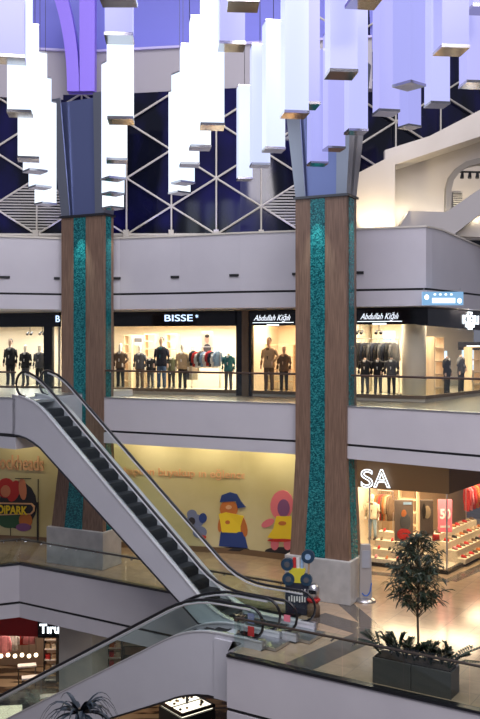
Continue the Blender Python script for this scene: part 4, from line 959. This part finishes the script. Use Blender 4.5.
for x_a, x_b, y_a, y_b, lb_ in ((453,462.5,192,214,'vertical slatted grille inside the arched opening at right'),(465.5,472,199,208,'small slatted grille beside the taller grille in the arched opening')):
    a0 = pd(x_a,y_a,36.4); a1 = pd(x_b,y_b,36.4); r_ = empty('wall_grille',(a0.x,a0.y,a1.z),lb_,'grille'); m = MB(); z=0
    while z < a0.z-a1.z: m.box(((a1.x-a0.x)/2,0,z),(a1.x-a0.x,.06,.035)); z+=.085
    m.build('slats', louvre, r_); m = MB(); m.box(((a1.x-a0.x)/2,.06,(a0.z-a1.z)/2),(a1.x-a0.x,.04,a0.z-a1.z)); m.build('backing',blackm,r_)
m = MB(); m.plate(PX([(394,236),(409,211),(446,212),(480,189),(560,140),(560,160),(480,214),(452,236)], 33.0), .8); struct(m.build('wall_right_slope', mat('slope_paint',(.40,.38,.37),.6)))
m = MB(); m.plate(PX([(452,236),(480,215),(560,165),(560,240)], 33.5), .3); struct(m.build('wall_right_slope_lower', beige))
q = pd(470,172,35.5); r_ = empty('ceiling_spotlights',(q.x,q.y,q.z),'dark spotlight bar seen through the arched opening at right','spotlight bar')
m = MB(); m.box((0,0,.0),(1.3,.1,.06),.1); m.build('bar',blackm,r_)
for sx in (-.3,0,.3): m=MB(); m.tube([(sx,0,-.02),(sx-.03,-.05,-.25)],[.05,.08],10); m.build('lamp_head',blackm,r_)

# ------------------------------------------------------------------ hanging square tube lights
def tube_light(cl, rank, pxc, pyb, wpx, lit, yaw=0, L_=3.0, side=.46, tilt=0):
    vis = side*(abs(math.cos(yaw))+abs(math.sin(yaw))); d = F*vis/wpx
    q = pd(pxc, pyb, d); lab = {'far left':'far left cluster','left column':'cluster touching the left column','middle':'cluster halfway between the columns','centre':'cluster left of the right column','right':'large cluster above the right column'}[cl]
    lab2 = '%s square light tube, %s in the %s' % ({'W':'bright white','M':'pale bluish','L':'lavender'}[lit], rank, lab)
    root = empty('hanging_light_tube', (q.x,q.y,q.z), lab2, 'hanging lamp', 'square light tubes hanging in the atrium', yaw)
    m = MB(); h = side/2; m.loft([[(-h,-h,z),(h,-h,z),(h,h,z),(-h,h,z)] for z in (.05,L_)]); m.build('lamp_shade', {'W':[tubeW,tubeW2,tubeW3],'M':[tubeM,tubeM2,tubeM],'L':[tubeL,tubeL2,tubeL3]}[lit][ordn.index(rank)%3], root)
    h += .012; m = MB(); m.loft([[(-h,-h,z),(h,-h,z),(h,h,z),(-h,h,z)] for z in (0,.055)]); cp = m.build('end_cap', capm, root)
    m = MB(); h=side/2; m.loft([[(-h,-h,z),(h,-h,z),(h,h,z),(-h,h,z)] for z in (L_,L_+.04)]); m.build('top_cap', steel, root)
    m = MB(); m.tube([(0,0,L_+.04),(0,0,max(L_+1,30-q.z))],.008,4); m.build('cable', steeld, root)
    return root
ordn = ['lowest','second lowest','third lowest','fourth lowest','fifth lowest','sixth lowest','seventh lowest','eighth lowest','ninth lowest','tenth lowest','eleventh lowest','twelfth lowest','thirteenth lowest','fourteenth lowest','fifteenth lowest','sixteenth lowest','seventeenth lowest','eighteenth lowest','nineteenth lowest','twentieth lowest','twenty first lowest','twenty second lowest','twenty third lowest','twenty fourth lowest','twenty fifth lowest','twenty sixth lowest','twenty seventh lowest']
def R(a): return math.radians(a)
clusters = {
 'far left': [(45.5,205,22,'W',R(42)),(40,188.5,23.5,'W',R(38)),(35,172.5,25.2,'W',R(35)),(28.5,160.5,24,'W',R(12)),(20,115,25.5,'W',R(8)),(12,61,29,'L',R(10))],
 'left column': [(113,209,21.8,'W',R(42)),(113,195,23.2,'W',R(40)),(113.5,180,24.8,'W',R(35)),(117,162,22.5,'W',R(8)),(121,122,26,'W',R(4)),(119.5,40,29,'L',R(4)),(118,1,34,'L',R(0))],
 'middle': [(179.5,194,22,'W',R(40)),(183,184,23.5,'W',R(38)),(189.5,166,20.5,'W',R(8)),(200,149,22.3,'W',R(8)),(212,128,25,'W',R(5)),(231.5,48,27,'L',R(5)),(243,7,31,'L',R(3))],
 'centre': [(244.5,180,16,'M',R(8)),(260,166.5,20,'M',R(6)),(273.5,151,22.5,'M',R(10)),(294.5,116,27,'M',R(8)),(306,107,26,'L',R(8)),(317.5,165,20,'L',R(10))],
 'right': [(334,150,21,'L',R(12)),(341,76,30,'L',R(6)),(356,133,21.5,'L',R(8)),(363.5,4,33,'L',R(8)),(386,114,24.2,'L',R(10)),(409,87,32,'L',R(40)),(409.5,128,22,'L',R(30)),(437,106,22,'L',R(8)),(451,52,30,'L',R(6)),(474,86,25,'L',R(6)),(481,11,26,'L',R(5))]}
for cl, tl in clusters.items():
    tl = sorted(tl, key=lambda t: -t[1])
    for i, t in enumerate(tl): tube_light(cl, ordn[i], *t)

# ------------------------------------------------------------------ lights
def area(name, loc, rot, size, power, color, sy=None, spread=None):
    l = bpy.data.lights.new(name, 'AREA'); l.energy = power; l.color = color; l.size = size
    if sy: l.shape = 'RECTANGLE'; l.size_y = sy
    if spread: l.spread = spread
    o = bpy.data.objects.new(name, l); COL.objects.link(o); o.location = loc; o.rotation_euler = rot; return o
def spot(name, loc, target, power, color, size=40, blend=.6, rad=.05):
    l = bpy.data.lights.new(name, 'SPOT'); l.energy = power; l.color = color; l.spot_size = math.radians(size); l.spot_blend = blend; l.shadow_soft_size = rad
    o = bpy.data.objects.new(name, l); COL.objects.link(o); o.location = loc
    o.rotation_euler = (Vector(target)-Vector(loc)).to_track_quat('-Z','Y').to_euler(); return o
# large area lights added above the atrium as fill
area('atrium_fill', (0,20,28), (0,0,0), 22, 4900, (.90,.87,.98), 16)
area('near_fill', (2,6,20), (R(35),0,0), 16, 4200, (.98,.93,.98), 8)
# blue uplights on the dome, violet under the ribs
area('dome_light', (0,32,20.2), (R(180+25),0,0), 30, 900, (.45,.45,1.0), 1.5)
spot('rib_light', pd(80,110,33.6), pd(80,60,35), 900, (.55,.40,1.0), 60)
for px in (0,62,113,160,214,290,350): 
    p,_ = on_line(Fp, px); spot('facade_light', (p.x,p.y-1.0,12.0), (p.x,p.y+.1,15), 60, (.4,.4,1.0), 80)
# warm cove in the right recess
spot('recess_light', pd(378,238,31.4), pd(380,190,32.6), 260, (1,.80,.50), 100)
area('recess_cove', pd(440,215,33.2), (R(115),0,0), 3.0, 90, (1,.88,.68), .3)
spot('arch_light', pd(470,200,35.2), pd(470,180,36.4), 60, (1,.85,.65), 120)
# upper shops
for px, pw_, c_l in ((-30,150,(1,.93,.80)),(25,190,(1,.95,.86)),(57,60,(1,.95,.88)),(135,240,(1,.90,.74)),(175,240,(1,.90,.74)),(215,240,(1,.92,.80)),(275,210,(1,.74,.50)),(378,150,(1,.88,.68)),(412,90,(1,.88,.7)),(447,260,(1,.84,.60)),(480,200,(1,.84,.60))):
    q, a_ = at(px, 1.3, Spoly, 9.3); area('shop_light', q, (R(-12),0,a_), 1.6, pw_*1.0, c_l, 1.6)
# lower right shop
for px, pw_ in ((362,60),(382,160),(412,150),(455,190),(490,190)):
    q, a_ = at(px, 1.3, SApoly, 2.82); area('lower_shop_light', q, (0,0,a_), 1.6, pw_*.68, (1,.78,.50), 1.8)
# level 1 concourse: warm downlights beneath the balcony, wall wash
for px, wp in ((20,11),(90,16),(150,26),(205,28),(260,28),(300,22)):
    p, a_ = on_line(Mpoly, px); area('wall_wash', (p.x, p.y-1.1, 4.5), (R(22),0,a_), 1.2, wp, (1,.84,.55), .3)
for px, d in ((370,30.5),(420,29),(470,28)): area('concourse_light', (K(px)*d, d, 4.5), (0,0,0), .8, 34, (1,.85,.62), .8)
# column mosaics washed from the top
for c in (cor1, cor2):
    f_ = c - ea*.98 - na*.38; spot('column_light', (f_.x,f_.y,12.75), (f_.x+na.x*.30,f_.y+na.y*.30,9.0), 260, (.85,1,.95), 46, .8)
    f_ = c + na*.45 + ea*.35; spot('column_side_light', (f_.x,f_.y,12.75), (f_.x-ea.x*.3,f_.y-ea.y*.3,9.5), 120, (1,1,.85), 46, .8)
# lower level shop
area('lower_level_light', (K(25)*37.5,37.5,-2.1), (0,0,0), 3, 150, (1,.80,.62), 2)
area('lower_level_light', (K(125)*37,37,-2.1), (0,0,0), 2, 70, (1,.75,.5), 1)
area('lower_level_light', (K(100)*32,31,-2.2), (0,0,0), 1.2, 30, (1,.85,.7), 1)

W = bpy.data.worlds.new('world'); bpy.context.scene.world = W; W.use_nodes = True
W.node_tree.nodes['Background'].inputs['Color'].default_value = (.60,.62,.78,1); W.node_tree.nodes['Background'].inputs['Strength'].default_value = .28

# ------------------------------------------------------------------ camera
cam = bpy.data.cameras.new('camera'); co = bpy.data.objects.new('camera', cam); COL.objects.link(co)
co.location = (0,0,EZ); co.rotation_euler = (R(90),0,0)
cam.sensor_fit = 'VERTICAL'; cam.sensor_height = 24; cam.lens = 24*F/719; cam.shift_y = -(359.5-HY)/719; cam.clip_end = 300
sc = bpy.context.scene; sc.camera = co
sc.view_settings.view_transform = 'Standard'; sc.view_settings.look = 'None'; sc.view_settings.exposure = 0.12; sc.view_settings.gamma = 1
sc.view_settings.use_curve_mapping = False
